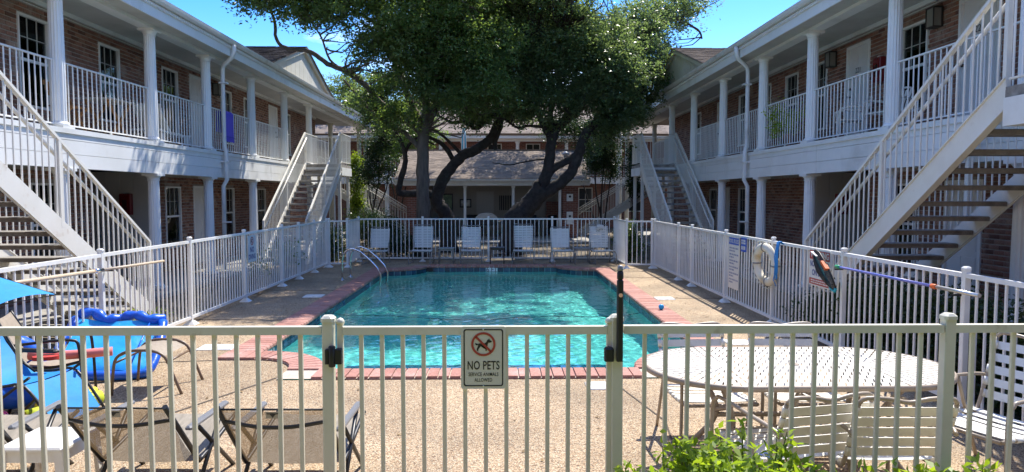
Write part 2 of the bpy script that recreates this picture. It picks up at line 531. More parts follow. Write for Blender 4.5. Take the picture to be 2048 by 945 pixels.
cope_out = pool_outline(CW, 0.0)
sheet_with_hole('ground', rect(-300, 300, -60, 600, -0.03), [Vector((p.x, p.y, -0.03)) for p in rect(-3.6, 3.1, 6.6, 18.7, -.03)], SOIL)
sheet_with_hole('pool_deck', rect(-4.75, 4.2, 2.3, 19.75, 0.0), cope_out, PEBBLE)
obj('pool_deck_edge', MB().box(-4.75, 4.2, 2.3, 19.75, -.12, -.004).mesh('deck_edge') if False else MB().add(
    [(-4.75, 2.3, 0), (-4.75, 19.75, 0), (4.2, 19.75, 0), (4.2, 2.3, 0), (-4.75, 2.3, -.1), (-4.75, 19.75, -.1), (4.2, 19.75, -.1), (4.2, 2.3, -.1)],
    [(0, 1, 5, 4), (1, 2, 6, 5), (2, 3, 7, 6), (3, 0, 4, 7)]), CONC, kind='structure')
# control joints cut into the deck
jm = MB()
jm.beam((-4.6, 7.6, .003), (-3.17, 7.78, .003), .02, .004)
jm.beam((-2.26, 7.02, .003), (-3.0, 5.4, .003), .025, .004)
jm.beam((-3.0, 5.4, .003), (-3.5, 3.6, .003), .025, .004)
jm.beam((2.72, 12.4, .003), (4.1, 12.35, .003), .02, .004)
for a_, b_ in (((-4.7, 10.4), (-3.2, 10.3)), ((-4.7, 13.6), (-3.2, 13.5)), ((2.75, 9.2), (4.15, 9.3)), ((2.75, 15.6), (4.15, 15.5)), ((1.1, 6.9), (1.35, 5.6)), ((1.35, 5.6), (1.2, 4.4))):
    jm.beam((*a_, .003), (*b_, .003), .014, .004)
obj('deck_joint', jm, M('tarred_joint', (.09, .07, .05), rough=.9), kind='structure')

# what lies on the camera's side of the fence: a lawn, and the wing that closes the courtyard
obj('lawn', MB().add([(-5, -8, -.024), (4.6, -8, -.024), (4.6, 2.28, -.024), (-5, 2.28, -.024)], [(0, 1, 2, 3)]), M('lawn_grass', (.07, .15, .03), (.11, .20, .04), rough=.95, scale=9, bump=.6, bscale=60), kind='structure')
obj('courtyard_end_wall', MB().box(-14, 14, -4.2, -3.2, 0, 5.2).box(-14, 14, -4.2, -1.4, 5.2, 5.4), BRICK, kind='structure')
# walkways along both buildings
for nme, x0, x1 in (('walkway', XL - 1.4, XL + .45), ('walkway', XR - .45, XR + 1.4)):
    obj(nme, MB().box(x0, x1, 2.0, 34.0, -.02, .06), CONC, kind='structure')
obj('back_walkway', MB().box(-4.6, 3.9, 26.6, 33.0, -.02, .05), CONC, kind='structure')

# pool shell
shell = thing('swimming_pool', 'in-ground pool with teal water and curved shoulders at both ends', 'pool', (PCX, 12.6, 0))
ow = pool_outline(0.0, 0.0)
n_o = len(ow)


def floor_z(y):
    t = min(1, max(0, (y - 9.0) / 6.5)); t = t * t * (3 - 2 * t)
    return -1.05 - .85 * t


bm = bmesh.new()
top = [bm.verts.new((p.x, p.y, -0.01)) for p in ow]
bot = [bm.verts.new((p.x, p.y, floor_z(p.y))) for p in ow]
for i in range(n_o):
    j = (i + 1) % n_o
    if (ow[i] - ow[j]).length > 1e-5:
        bm.faces.new((top[i], top[j], bot[j], bot[i]))
me = bpy.data.meshes.new('pool_wall'); bm.to_mesh(me); bm.free()
pool_wall = obj('pool_wall', me, PLASTER, shell, W=True)
nx, ny = 4, 44
xs = np.linspace(PX0 - .02, PX1 + .02, nx); ys = np.linspace(NEAR_Y - .02, FAR_Y + .02, ny)
V = np.array([(x, y, floor_z(y) + .01) for y in ys for x in xs]); F = np.array([(j * nx + i, j * nx + i + 1, (j + 1) * nx + i + 1, (j + 1) * nx + i) for j in range(ny - 1) for i in range(nx - 1)])
pool_floor = obj('pool_floor', np_mesh('pool_floor', V, F, PLASTER, True), None, shell, W=True)
# stairs down into the shallow end
stp = MB()
for k in range(3):
    stp.box(PCX - 1.6, PCX + 1.6, NEAR_Y + .01, NEAR_Y + .32 * (3 - k), floor_z(7.3), -.33 - .26 * k + .0)
obj('entry_step', stp, PLASTER, shell, W=True)
# black line of rope floats across the floor break
obj('rope_line', MB().tube([(PX0 + .03, 11.6, -.13)] + [(PX0 + .03 + 5.14 * i / 16, 11.6 + .12 * math.sin(i * .7), -.30 - .3 * math.sin(math.pi * i / 16)) for i in range(1, 16)] + [(PX1 - .03, 11.6, -.13)], .018, 6),
    M('wet_rope', (.03, .05, .08), rough=.6), shell, W=True)
# water-line tiles: one course of dark blue squares set proud of the wall
tm = MB()
for i in range(n_o):
    a, b = ow[i], ow[(i + 1) % n_o]
    L = (b - a).length
    if L < .02: continue
    d = (b - a) / L
    nrm = Vector((-d.y, d.x, 0))
    k = max(1, round(L / .155))
    w = L / k
    for q in range(k):
        p0 = a + d * (w * q + .004); p1 = a + d * (w * (q + 1) - .004)
        o_ = nrm * .006
        z0, z1 = -.30, -.055
        for (za, zb) in ((-.155, -.02), (-.30, -.163)):
            vs = [p0 + Vector((0, 0, za)), p1 + Vector((0, 0, za)), p1 + Vector((0, 0, zb)), p0 + Vector((0, 0, zb))]
            tm.add(vs + [v + o_ for v in vs], [(4, 5, 6, 7), (0, 1, 5, 4), (1, 2, 6, 5), (2, 3, 7, 6), (3, 0, 4, 7)])
tb = obj('waterline_tiles', tm, TILE, shell, W=True, kind='stuff')

# water: a closed, rippled, blue-green tinted body
WZ = -0.12


def water_material():
    m, n, l, b = nm('pool_water')
    out = n['Material Output']
    b.inputs['Base Color'].default_value = (.33, .91, .85, 1)
    b.inputs['Roughness'].default_value = 0.0
    b.inputs['IOR'].default_value = 1.333
    b.inputs['Transmission Weight'].default_value = 1.0
    return m


WATER = water_material()
st = .028
gx = np.arange(PX0 - .03, PX1 + .03 + st, st); gy = np.arange(NEAR_Y - .03, FAR_Y + .03 + st, st)
GX, GY = np.meshgrid(gx, gy)
hgt = np.zeros_like(GX)
wr = np.random.default_rng(5)
for lam, amp, cnt in ((1.3, .0016, 4), (.62, .0012, 6), (.34, .0011, 8), (.19, .0009, 12), (.11, .0006, 14)):
    for _ in range(cnt):
        th = wr.uniform(0, 2 * math.pi); la = lam * wr.uniform(.75, 1.3)
        kx, ky = math.cos(th) * 2 * math.pi / la, math.sin(th) * 2 * math.pi / la
        hgt += amp * wr.uniform(.5, 1) * np.sin(kx * GX + ky * GY + wr.uniform(0, 6.3)) / math.sqrt(cnt) * 1.3
nyg, nxg = GX.shape
V = np.stack([GX.ravel(), GY.ravel(), (WZ + hgt).ravel()], 1)
idx = np.arange(nyg * nxg).reshape(nyg, nxg)
Ftop = np.stack([idx[:-1, :-1].ravel(), idx[:-1, 1:].ravel(), idx[1:, 1:].ravel(), idx[1:, :-1].ravel()], 1)
# close it below the floor so that it is a body of water
peri = list(idx[0, :]) + list(idx[1:, -1]) + list(idx[-1, -2::-1]) + list(idx[-2:0:-1, 0])
base = len(V)
Vb = V[peri].copy(); Vb[:, 2] = -2.6
V2 = np.concatenate([V, Vb])
m_ = len(peri)
Fs = np.array([(peri[(i + 1) % m_], peri[i], base + i, base + (i + 1) % m_) for i in range(m_)])
c4 = [base, base + nxg - 1, base + nxg - 1 + nyg - 1, base + 2 * (nxg - 1) + nyg - 1]
Fb = np.array([[c4[0], c4[3], c4[2], c4[1]]])
water = obj('water', np_mesh('water', V2, np.concatenate([Ftop, Fs, Fb]), WATER, True), None, shell, W=True)
sun.data.cycles.is_caustics_light = True
water.cycles.is_caustics_caster = True
for o in (pool_floor, pool_wall):
    o.cycles.is_caustics_receiver = True

# coping: every brick its own
coping = thing('pool_coping', 'red brick coping with pale joints all around the pool edge', 'coping', (PCX, 12.6, 0))
bed = sheet_with_hole('mortar_bed', [Vector((p.x, p.y, .012)) for p in cope_out], [Vector((p.x, p.y, .012)) for p in ow], GROUT)
del bed['kind']
bed.parent = coping; bed.matrix_parent_inverse = Matrix.Translation(-coping.location)
obj('mortar_bed_edge', MB().add([v for p in ow for v in ((p.x, p.y, .012), (p.x, p.y, -.02))], [(2 * i, 2 * ((i + 1) % n_o), 2 * ((i + 1) % n_o) + 1, 2 * i + 1) for i in range(n_o)]), GROUT, coping, W=True)


def cope_mesh(w, L, w2=None):
    """a bull-nosed coping brick: runs along +y from 0 (pool edge, overhanging) to L, w wide"""
    w2 = w2 or w
    mb = MB()
    prof = [(-.022, -.030), (-.030, -.012), (-.026, .014), (-.012, .028), (.02, .032), (L, .032), (L, -.03)]
    ring = []
    for sgn in (-1, 1):
        ring.append([(sgn * (w + (w2 - w) * max(0, y) / L) / 2, y, z) for y, z in prof])
    n = len(prof)
    mb.add(ring[0] + ring[1], [tuple(range(n)), tuple(range(2 * n - 1, n - 1, -1))] + [(i, (i + 1) % n, n + (i + 1) % n, n + i) for i in range(n)])
    return mb.mesh('coping_brick', COPE)


pit = .114
c_std = cope_mesh(pit - .012, CW - .006)


def lay(me, x, y, ang):
    obj('brick', me, None, coping, loc=(x - coping.location.x, y - coping.location.y, rnd.uniform(-.0015, .0015)), rot=(0, 0, ang + rnd.uniform(-.006, .006)))


H_ = math.pi / 2
for x, ang in ((PX0, H_), (PX1, -H_)):
    k = round((SH1 - SH0) / pit)
    for i in range(k):
        lay(c_std, x, SH0 + (SH1 - SH0) * (i + .5) / k, ang)
xa, xb = PCX - (PX1 - PX0) / 2 + .07 + RI, PCX + (PX1 - PX0) / 2 - .07 - RI
for y, ang in ((NEAR_Y, math.pi), (FAR_Y, 0.0)):
    k = round((xb - xa) / pit)
    for i in range(k):
        lay(c_std, xa + (xb - xa) * (i + .5) / k, y, ang)
nw = 11
wa = (math.pi / 2) / nw
c_arc = cope_mesh(wa * RI - .012, CW - .006, wa * (RI - CW) - .008)
c_corner = cope_mesh(.10, CW - .006)
for sx in (-1, 1):
    for sy, yc in ((1, NEAR_Y), (-1, FAR_Y)):
        cxx = PCX + sx * ((PX1 - PX0) / 2 - .07)
        for i in range(nw):
            a = (i + .5) * wa
            dx, dy = -sx * math.cos(a), sy * math.sin(a)
            # brick points from the arc back to its centre
            ang = math.atan2(-dy, -dx) - H_
            lay(c_arc, cxx + dx * RI, yc + dy * RI, ang)
        for q in range(4):       # the square corner outside the shoulder
            lay(c_corner, cxx + sx * (.055 + q * .1035), yc + sy * RI, 0.0 if sy < 0 else math.pi)

# depth markers on the far wall and along the sides
MARK = M('marker_tile', (.78, .80, .80), rough=.3)
INK = M('black_ink', (.012, .012, .014), rough=.5)
dm = obj('depth_marker', MB().box(-.36, -.07, FAR_Y - .018, FAR_Y - .008, -.145, -.002), MARK, shell, W=True)
obj('lettering', text_mesh('6 FT', .155), INK, dm, loc=(-.215, FAR_Y - .021, -.078), rot=(H_, 0, 0))
for (x, y, s) in ((PX0 + .014, 11.0, 1), (PX0 + .014, 15.2, 1), (PX0 + .014, 8.5, 1), (PX1 - .014, 12.9, -1), (PX1 - .014, 15.0, -1)):
    d_ = obj('depth_marker', MB().box(x - .005, x + .005, y - .13, y + .13, -.145, -.01), MARK, shell, W=True)
    wm = MB()
    for q in (-.07, -.02, .05, .09):
        wm.box(x + s * .006, x + s * .0075, y + q - .012, y + q + .012, -.115, -.035)
    obj('lettering', wm, INK, d_)
sk = obj('skimmer_mouth', MB().box(-2.02, -1.72, FAR_Y - .02, FAR_Y - .01, -.16, -.03), BLACK, shell, W=True)

# lids set in the deck
LID = M('lid_plastic', (.80, .79, .74), (.70, .68, .62), rough=.5, scale=12, dirt=(.45, .4, .32), dscale=6)
for (x, y, w, h, rz, lab) in ((-3.40, 12.75, .34, .34, .05, 'white square lid in the shaded deck beside the long coping'),
                              (-3.42, 8.45, .42, .30, .03, 'white printed lid in the sunny deck by the coping corner'),
                              (2.93, 12.35, .32, .32, 0, 'white square lid in the deck opposite the life ring'),
                              (.95, 6.66, .22, .26, 0, 'white lid in the pebble deck right behind the gate latch'),
                              (2.98, 8.62, .3, .3, 0, 'white lid in the deck behind the oval table')):
    lo = thing('deck_lid', lab, 'deck lid', (x, y, 0), rz, 'lids set in the pool deck')
    obj('plate', MB().cbox(-w / 2, w / 2, -h / 2, h / 2, .001, .012, .006), LID, lo)
    rim = MB()
    for a, b_, c, d in ((-w / 2 - .012, -w / 2 - .003, -h / 2, h / 2), (w / 2 + .003, w / 2 + .012, -h / 2, h / 2)):
        rim.box(a, b_, c, d, .001, .007)
    obj('rim', rim, CONC, lo)
    if 'printed' in lab:
        pm = MB()
        for r_ in range(3):
            xx = -w / 2 + .05
            while xx < w / 2 - .08:
                ln = rnd.uniform(.03, .07)
                pm.box(xx, xx + ln, -.09 + r_ * .07, -.055 + r_ * .07, .0125, .0135); xx += ln + .02
        obj('print', pm, M('faded_print', (.45, .40, .38), rough=.6), lo)

# fallen oak leaves on the deck
fl_r = np.random.default_rng(17)
pts_ = []
while len(pts_) < 420:
    x, y = fl_r.uniform(-4.6, 4.0), fl_r.uniform(4.0, 19.2) if fl_r.random() < .35 else fl_r.uniform(9, 19.2)
    if PX0 - .36 < x < PX1 + .36 and 6.9 < y < 18.4: continue
    pts_.append((x, y))
Vl, Fl = [], []
for i, (x, y) in enumerate(pts_):
    a, L_ = fl_r.uniform(0, 6.28), fl_r.uniform(.03, .065)
    c, s_ = math.cos(a), math.sin(a)
    for (p, q, z) in ((0, 0, .004), (.45, .22, .010), (1, 0, .012), (.45, -.22, .005)):
        Vl.append((x + (c * p - s_ * q) * L_, y + (s_ * p + c * q) * L_, z))
    Fl.append((4 * i, 4 * i + 1, 4 * i + 2, 4 * i + 3))
obj('fallen_leaves', np_mesh('fallen_leaves', np.array(Vl), np.array(Fl), M('dry_leaf', (.15, .085, .035), (.24, .16, .06), rough=.8, scale=30, island=.4)), None, label='scattered dry oak leaves on the pebble deck', cat='leaves', kind='stuff')

# ------------------------------------------------------------------ the two facing apartment buildings
FLOOR2, CEIL, WALL_D = 2.84, 5.13, -1.33
COLS = [7.9, 10.65, 13.45, 15.95, 18.8, 21.65, 24.4]
BL, BHH, BP, BC = .200, .060, .2155, .0765


def brick_rects(y0, y1, z0, z1, holes):
    out = []
    nc = int((z1 - z0) / BC)
    for c in range(nc):
        za = z0 + c * BC; zb = za + BHH
        y = y0 - (BP / 2 if c % 2 else 0)
        while y < y1:
            segs = [(max(y, y0), min(y + BL, y1))]
            for (h0, h1, g0, g1) in holes:
                if zb > g0 and za < g1:
                    ns = []
                    for a, b in segs:
                        if b <= h0 or a >= h1: ns.append((a, b)); continue
                        if a < h0: ns.append((a, h0))
                        if b > h1: ns.append((h1, b))
                    segs = ns
            out += [(a, b, za, zb) for a, b in segs if b - a > .025]
            y += BP
    return out


def wall_sheet(x, y0, y1, z0, z1, holes):
    ys = sorted({y0, y1, *[v for h in holes for v in h[:2] if y0 < v < y1]})
    zs = sorted({z0, z1, *[v for h in holes for v in h[2:] if z0 < v < z1]})
    mb = MB()
    for a, b in zip(ys, ys[1:]):
        for c, d in zip(zs, zs[1:]):
            my, mz = (a + b) / 2, (c + d) / 2
            if any(h[0] < my < h[1] and h[2] < mz < h[3] for h in holes): continue
            mb.add([(x, a, c), (x, b, c), (x, b, d), (x, a, d)], [(0, 1, 2, 3)])
    return mb


def shingle_mesh(o, uv, vv, w, h, lo=None, hi=None, tab=.32, ex=.145, th=.012):
    """overlapping shingle tabs on a sloping plane: uv along the eave, vv up the slope (unit vectors)"""
    nrm = uv.cross(vv).normalized()
    if nrm.z < 0: nrm = -nrm
    mb = MB()
    rows = int(math.ceil(h / ex))
    for r in range(rows):
        v0 = r * ex; v1 = min(v0 + ex * 1.25, h)
        a = lo(v0) if lo else 0; b = hi(v0) if hi else w
        u = a - (tab / 2 if r % 2 else 0)
        while u < b:
            u0, u1 = max(u + .004, a), min(u + tab - .004, b)
            if u1 - u0 > .02:
                t = th * rnd.uniform(.7, 1.3)
                p = [o + uv * u0 + vv * v0 + nrm * (t + .010), o + uv * u1 + vv * v0 + nrm * (t + .010), o + uv * u1 + vv * v1 + nrm * t * .3, o + uv * u0 + vv * v1 + nrm * t * .3]
                mb.add(p + [p[0] - nrm * t, p[1] - nrm * t], [(0, 1, 2, 3), (4, 5, 1, 0)])
            u += tab
    return mb


def column_meshes(h):
    sh = MB().lathe([(.108, .09), (.108, h * .35), (.098, h - .13)], n=32, flute=.07, smooth=False)
    ba = MB().box(-.145, .145, -.145, .145, 0, .035).lathe([(.13, .035), (.142, .055), (.13, .075), (.118, .085), (.118, .095)], n=24)
    ca = MB().lathe([(.104, h - .135), (.114, h - .125), (.104, h - .115), (.108, h - .085), (.138, h - .05), (.138, h - .045)], n=24).box(-.15, .15, -.15, .15, h - .045, h - .001)
    return sh.mesh('column_shaft', WHITE), ba.mesh('column_base', WHITE), ca.mesh('column_capital', WHITE)


COL_UP = column_meshes(4.945 - FLOOR2)
COL_LO = column_meshes(2.25 - .06)


def put_column(root, x, y, z, ms):
    c = obj('column', ms[0], None, root, loc=(x - root.location.x, y - root.location.y, z))
    obj('base', ms[1], None, c); obj('capital', ms[2], None, c)


BAL = MB().cbox(-.0085, .0085, -.0085, .0085, 0, .93, .003).mesh('baluster', WHITE)


def window(root, x, s, y0, y1, z0, z1, blind=False):
    """white sash window in the wall plane x; s points into the courtyard"""
    f = MB()
    t = .038
    f.box(x - s * .06, x + s * .03, y0, y0 + t, z0, z1); f.box(x - s * .06, x + s * .03, y1 - t, y1, z0, z1)
    f.box(x - s * .06, x + s * .03, y0 + t, y1 - t, z1 - t, z1); f.box(x - s * .06, x + s * .045, y0 - .03, y1 + .03, z0 - .04, z0)
    w = obj('window', f, WHITE, root, W=True)
    zm = (z0 + z1) / 2
    obj('sash_rail', MB().box(x - s * .035, x + s * .008, y0 + t, y1 - t, zm - .022, zm + .022), WHITE, w)
    for a, b in ((z0, zm - .022), (zm + .022, z1 - t)):
        obj('pane', MB().box(x - s * .03, x - s * .024, y0 + t, y1 - t, a, b), GLASS, w)
    for q in (1, 2):
        yy = y0 + t + (y1 - y0 - 2 * t) * q / 3
        obj('muntin', MB().box(x - s * .023, x - s * .008, yy - .006, yy + .006, zm + .022, z1 - t), MUNTIN, w)
    zz = (zm + z1) / 2
    obj('muntin', MB().box(x - s * .0228, x - s * .0085, y0 + t, y1 - t, zz - .006, zz + .006), MUNTIN, w)
    if blind:
        b = MB()
        z = z0
        while z < z1 - t:
            b.add([(x - s * .10, y0 + t, z), (x - s * .10, y1 - t, z), (x - s * .085, y1 - t, z + .034), (x - s * .085, y0 + t, z + .034)], [(0, 1, 2, 3)]); z += .04
        obj('blind', b, BLIND, w)
    else:
        b = MB()
        n = 9
        for k in range(n):
            ya = y0 + t + (y1 - y0 - 2 * t) * k / n; yb = y0 + t + (y1 - y0 - 2 * t) * (k + 1) / n
            if k in (3, 4, 5): continue
            b.box(x - s * .13, x - s * (.115 + .02 * (k % 2)), ya, yb, z0, z1 - t)
        obj('curtain', b, M('curtain_cloth', (.20, .21, .19), rough=.9), w)


def door(root, x, s, y0, y1, z0, z1, number=None):
    d = obj('door', MB().box(x - s * .05, x - s * .012, y0 + .06, y1 - .06, z0 + .01, z1 - .06), DOORP, root, W=True)
    c = MB()
    c.box(x - s * .06, x + s * .03, y0, y0 + .06, z0, z1); c.box(x - s * .06, x + s * .03, y1 - .06, y1, z0, z1); c.box(x - s * .06, x + s * .03, y0 + .06, y1 - .06, z1 - .06, z1)
    obj('door_casing', c, WHITE, d)
    w = y1 - y0 - .12; h = z1 - z0 - .07
    for i in range(2):
        for za, zb in ((.08, .42), (.47, .74), (.79, .94)):
            ya = y0 + .06 + w * (.12 + .44 * i); yb = ya + w * .32
            obj('door_panel', MB().box(x - s * .012, x - s * .004, ya, yb, z0 + h * za, z0 + h * zb), DOORP, d)
    yk = y1 - .14
    k = MB().lathe([(.012, 0), (.012, .03), (.028, .04), (.03, .06), (.018, .072)], n=12)
    obj('knob', k, IRONBR, d, loc=(x - s * .012, yk, z0 + 1.0), rot=(0, s * H_, 0))
    obj('deadbolt', MB().lathe([(.03, 0), (.028, .02), (.01, .025)], n=12), IRONBR, d, loc=(x - s * .012, yk, z0 + 1.16), rot=(0, s * H_, 0))
    if number:
        obj('lettering', text_mesh(number, .15), INK, d, loc=(x - s * .0035 + s * .004, (y0 + y1) / 2 + .02, z0 + h * .765), rot=(H_, 0, s * H_))


def wall_lamp(x, s, y, z, label):
    r = thing('wall_lamp', label, 'wall lamp', (x, y, z), 0 if s > 0 else math.pi, 'porch wall lamps')
    b = MB().box(.0, .02, -.09, .09, -.16, .16)
    obj('back_plate', b, IRONBR, r)
    f = MB()
    for yy in (-.10, .10):
        for xx in (.03, .17): f.box(xx - .008, xx + .008, yy - .008, yy + .008, -.15, .14)
    f.box(.02, .18, -.11, .11, .14, .165); f.box(.02, .18, -.11, .11, -.165, -.15)
    obj('cage', f, IRONBR, r)
    obj('lamp_glass', MB().box(.035, .165, -.093, .093, -.15, .14), LAMPGL, r)


def extinguisher_cabinet(p, face, label):
    """face: unit vector out of the box front"""
    rz = math.atan2(face[1], face[0])
    r = thing('fire_extinguisher_cabinet', label, 'extinguisher cabinet', p, rz, 'fire extinguisher cabinets')
    obj('cabinet', MB().cbox(.0, .12, -.125, .125, -.235, .235, .012), RED, r)
    obj('cabinet_door', MB().box(.121, .130, -.11, .11, -.215, .20), M('cabinet_door_red', (.15, .009, .012), rough=.25), r)
    obj('window_pane', MB().box(.131, .134, -.05, .05, -.13, .10), M('cabinet_window', (.05, .015, .015), rough=.1), r)
    obj('label_plate', MB().box(.03, .09, -.04, .04, .236, .265), M('cabinet_plate', (.5, .5, .48), rough=.5), r)


def building(side):
    s = 1 if side == 'left' else -1
    xc = XL if s > 0 else XR
    X = lambda d: xc + s * d
    root = thing('apartment_building', {
        'left': 'two-storey brick apartment block with sunlit balcony, purple towel hanging on its railing',
        'right': 'two-storey brick apartment block in shade, doors numbered 221 and 222'}[side], 'building', (X(-3), 18, 0))
    xw = X(WALL_D)
    if s > 0:
        up_w = [(11.65, 12.45, 1), (13.95, 14.7, 1), (16.5, 17.3, 0), (19.9, 20.7, 0), (21.7, 22.4, 0), (25.6, 26.4, 0)]
        up_d = [(9.7, 10.6, None), (17.95, 18.85, None), (24.0, 24.9, None)]
        lo_w = [(11.8, 12.6, 0), (16.5, 17.3, 0), (19.95, 20.75, 0), (22.7, 23.5, 0)]
        lo_d = [(9.4, 10.3, None), (18.0, 18.9, None), (25.0, 25.9, None)]
        hall = (13.55, 15.75)
    else:
        up_w = [(11.85, 12.65, 0), (15.5, 16.15, 0), (17.0, 17.75, 0), (18.7, 19.4, 0), (20.5, 21.2, 0), (25.2, 26.0, 0)]
        up_d = [(10.1, 11.05, '222'), (13.7, 14.62, '221'), (22.4, 23.3, None)]
        lo_w = [(12.0, 12.8, 0), (20.3, 21.1, 0), (23.2, 24.0, 0)]
        lo_d = [(10.35, 11.25, None), (21.9, 22.8, None)]
        hall = (13.6, 15.95)
    wz = (FLOOR2 + .5, FLOOR2 + 1.98); dz = (FLOOR2 + .02, FLOOR2 + 2.05)
    lz = (.62, 2.05); ldz = (.07, 2.08)
    holes_u = [(a, b, *wz) for a, b, _ in up_w] + [(a, b, *dz) for a, b, _ in up_d]
    holes_l = [(a, b, *lz) for a, b, _ in lo_w] + [(a, b, *ldz) for a, b, _ in lo_d] + [(hall[0], hall[1], 0, 2.4)]
    Y0, Y1 = 4.5, 30.0
    wall = wall_sheet(xw, Y0, Y1, FLOOR2, CEIL, holes_u)
    w2 = wall_sheet(xw, Y0, Y1, 0.0, 2.32, holes_l)
    wall.add(w2.v, w2.f)
    wo_ = obj('wall', wall, MORTAR, root, W=True)
    rects = brick_rects(Y0, Y1, FLOOR2 + .02, CEIL - .09, holes_u) + brick_rects(Y0, Y1, .06, 2.3, holes_l)

    def vis(q):
        ym, zm = (q[0] + q[1]) / 2, (q[2] + q[3]) / 2
        u = 1000 + xw / ym * 1400; v = 390 - (zm - CAM_H) / ym * 1400
        if not (-10 < u < 2058 and -10 < v): return 1e9
        if zm < FLOOR2 + .15: return 1e6 + ym
        return ym
    rects.sort(key=vis)
    BT = .011
    cache = {}
    for i, (a, b, c, d) in enumerate(rects[:300]):
        k = (round(b - a, 3))
        if k not in cache:
            w = b - a
            t = BT
            vs = [(0, 0, 0), (0, w, 0), (0, w, BHH), (0, 0, BHH)] + [(s * t, .004, .004), (s * t, w - .004, .004), (s * t, w - .004, BHH - .004), (s * t, .004, BHH - .004)]
            cache[k] = MB().add(vs, [(4, 5, 6, 7), (0, 1, 5, 4), (1, 2, 6, 5), (2, 3, 7, 6), (3, 0, 4, 7)]).mesh('brick', BRICK)
        obj('brick', cache[k], None, wo_, loc=(xw + s * rnd.uniform(-.002, .002), a, c))
    q = np.array(rects[300:])
    n = len(q)
    dep = xw + s * (BT + rng.uniform(-.003, .003, n))
    e = .003
    Vv = np.zeros((n, 8, 3))
    for k, (yi, zi) in enumerate(((0, 2), (1, 2), (1, 3), (0, 3))):
        Vv[:, k, 0] = xw; Vv[:, k, 1] = q[:, yi]; Vv[:, k, 2] = q[:, zi]
        Vv[:, k + 4, 0] = dep; Vv[:, k + 4, 1] = q[:, yi] + (e if yi == 0 else -e); Vv[:, k + 4, 2] = q[:, zi] + (e if zi == 2 else -e)
    fa = np.array([(4, 5, 6, 7), (0, 1, 5, 4), (1, 2, 6, 5), (2, 3, 7, 6), (3, 0, 4, 7)])
    if s < 0: fa = fa[:, ::-1]
    Ff = (fa[None] + (np.arange(n) * 8)[:, None, None]).reshape(-1, 4)
    obj('brick_courses', np_mesh('brick_courses', Vv.reshape(-1, 3), Ff, BRICK), None, wo_, kind='stuff')
    # rooms behind, hall cut through the ground floor
    for (a, b) in ((Y0, hall[0]), (hall[1], Y1)):
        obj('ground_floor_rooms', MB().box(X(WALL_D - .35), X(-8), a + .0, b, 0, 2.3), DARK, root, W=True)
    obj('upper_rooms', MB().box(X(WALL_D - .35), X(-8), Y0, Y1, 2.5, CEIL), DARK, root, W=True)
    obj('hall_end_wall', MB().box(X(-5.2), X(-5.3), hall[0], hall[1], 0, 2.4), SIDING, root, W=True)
    sid = obj('hall_siding', MB().box(X(WALL_D + .012), X(-5.2), hall[1] - .012, hall[1] + .02, 0, 2.35), SIDING, root, W=True)
    for k in range(9):
        x0 = X(WALL_D - .01 - k * .30)
        obj('siding_board', MB().box(x0, x0 - s * .285, hall[1] - .024, hall[1] - .012, .06, 2.33), SIDING, sid)
    obj('hall_siding', MB().box(X(WALL_D + .012), X(-5.2), hall[0] - .02, hall[0] + .012, 0, 2.35), SIDING, root, W=True)
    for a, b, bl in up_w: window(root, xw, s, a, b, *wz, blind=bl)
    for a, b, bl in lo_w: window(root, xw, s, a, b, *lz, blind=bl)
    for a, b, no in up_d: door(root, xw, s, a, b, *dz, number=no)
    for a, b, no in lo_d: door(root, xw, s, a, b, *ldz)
    # floor structure
    obj('balcony_floor', MB().box(X(WALL_D), X(-.045), Y0, 27.5, 2.32, FLOOR2 - .01), SOFFIT, root, W=True)
    obj('floor_edge', MB().box(X(-.045), X(.03), Y0, 27.5, 2.28, FLOOR2 - .012), WHITE, root, W=True)
    for z0, z1, d in ((2.25, 2.455, .052), (2.462, 2.665, .050), (2.672, 2.765, .052), (2.765, FLOOR2, .075)):
        obj('fascia_board', MB().box(X(.0305), X(d), Y0 - .01, 27.5, z0, z1), WHITE, root, W=True)
    for y in (6.2, 12.9, 16.4, 19.9, 23.5):
        obj('board_seam', MB().box(X(.0505), X(.0535), y, y + .006, 2.26, 2.76), SOFFIT, root, W=True)
    # columns
    for y in COLS: put_column(root, X(-.08), y, FLOOR2, COL_UP)
    for y in COLS: put_column(root, X(-.08), y, .06, COL_LO)
    tall = column_meshes(4.9)
    for m_ in tall: m_.materials.clear(); m_.materials.append(CREAM)
    for y, d in ((30.9, -.9), (33.2, -.12)): put_column(root, X(d), y, .05, tall)
    # railings
    for i, y in enumerate(COLS[:-1] + [COLS[-1]]):
        y2 = COLS[i + 1] if i + 1 < len(COLS) else 27.3
        a, b = y + .12, y2 - .12
        if y > 21 and y < 24: continue           # open to the stair landing
        if y > 24: a = 24.6
        if y < 7: continue
        rl = obj('balcony_railing', MB().box(X(-.105), X(-.065), a, b, FLOOR2 + .985, FLOOR2 + 1.005).box(X(-.10), X(-.07), a, b, FLOOR2 + .055, FLOOR2 + .075)
                 .box(X(-.10), X(-.07), (a + b) / 2 - .012, (a + b) / 2 + .012, FLOOR2, FLOOR2 + .055), WHITE, root, W=True)
        n = int((b - a) / .122)
        for k in range(n + 1):
            obj('baluster', BAL, None, rl, loc=(X(-.085), a + .01 + (b - a - .02) * k / n, FLOOR2 + .062))
    # ceiling, header beam, eave
    obj('porch_ceiling', MB().box(X(WALL_D), X(-.2), Y0, 33.9, CEIL, CEIL + .05), SOFFIT, root, W=True)
    obj('wall_trim', MB().box(X(WALL_D + .001), X(WALL_D + .055), Y0, Y1, CEIL - .08, CEIL - .002), WHITE, root, W=True)
    obj('header_beam', MB().box(X(-.2), X(.04), Y0, 33.7, 4.945, CEIL + .04), WHITE, root, W=True)
    obj('eave_soffit', MB().box(X(.041), X(.36), Y0, 33.8, 5.0, 5.04), SOFFIT, root, W=True)
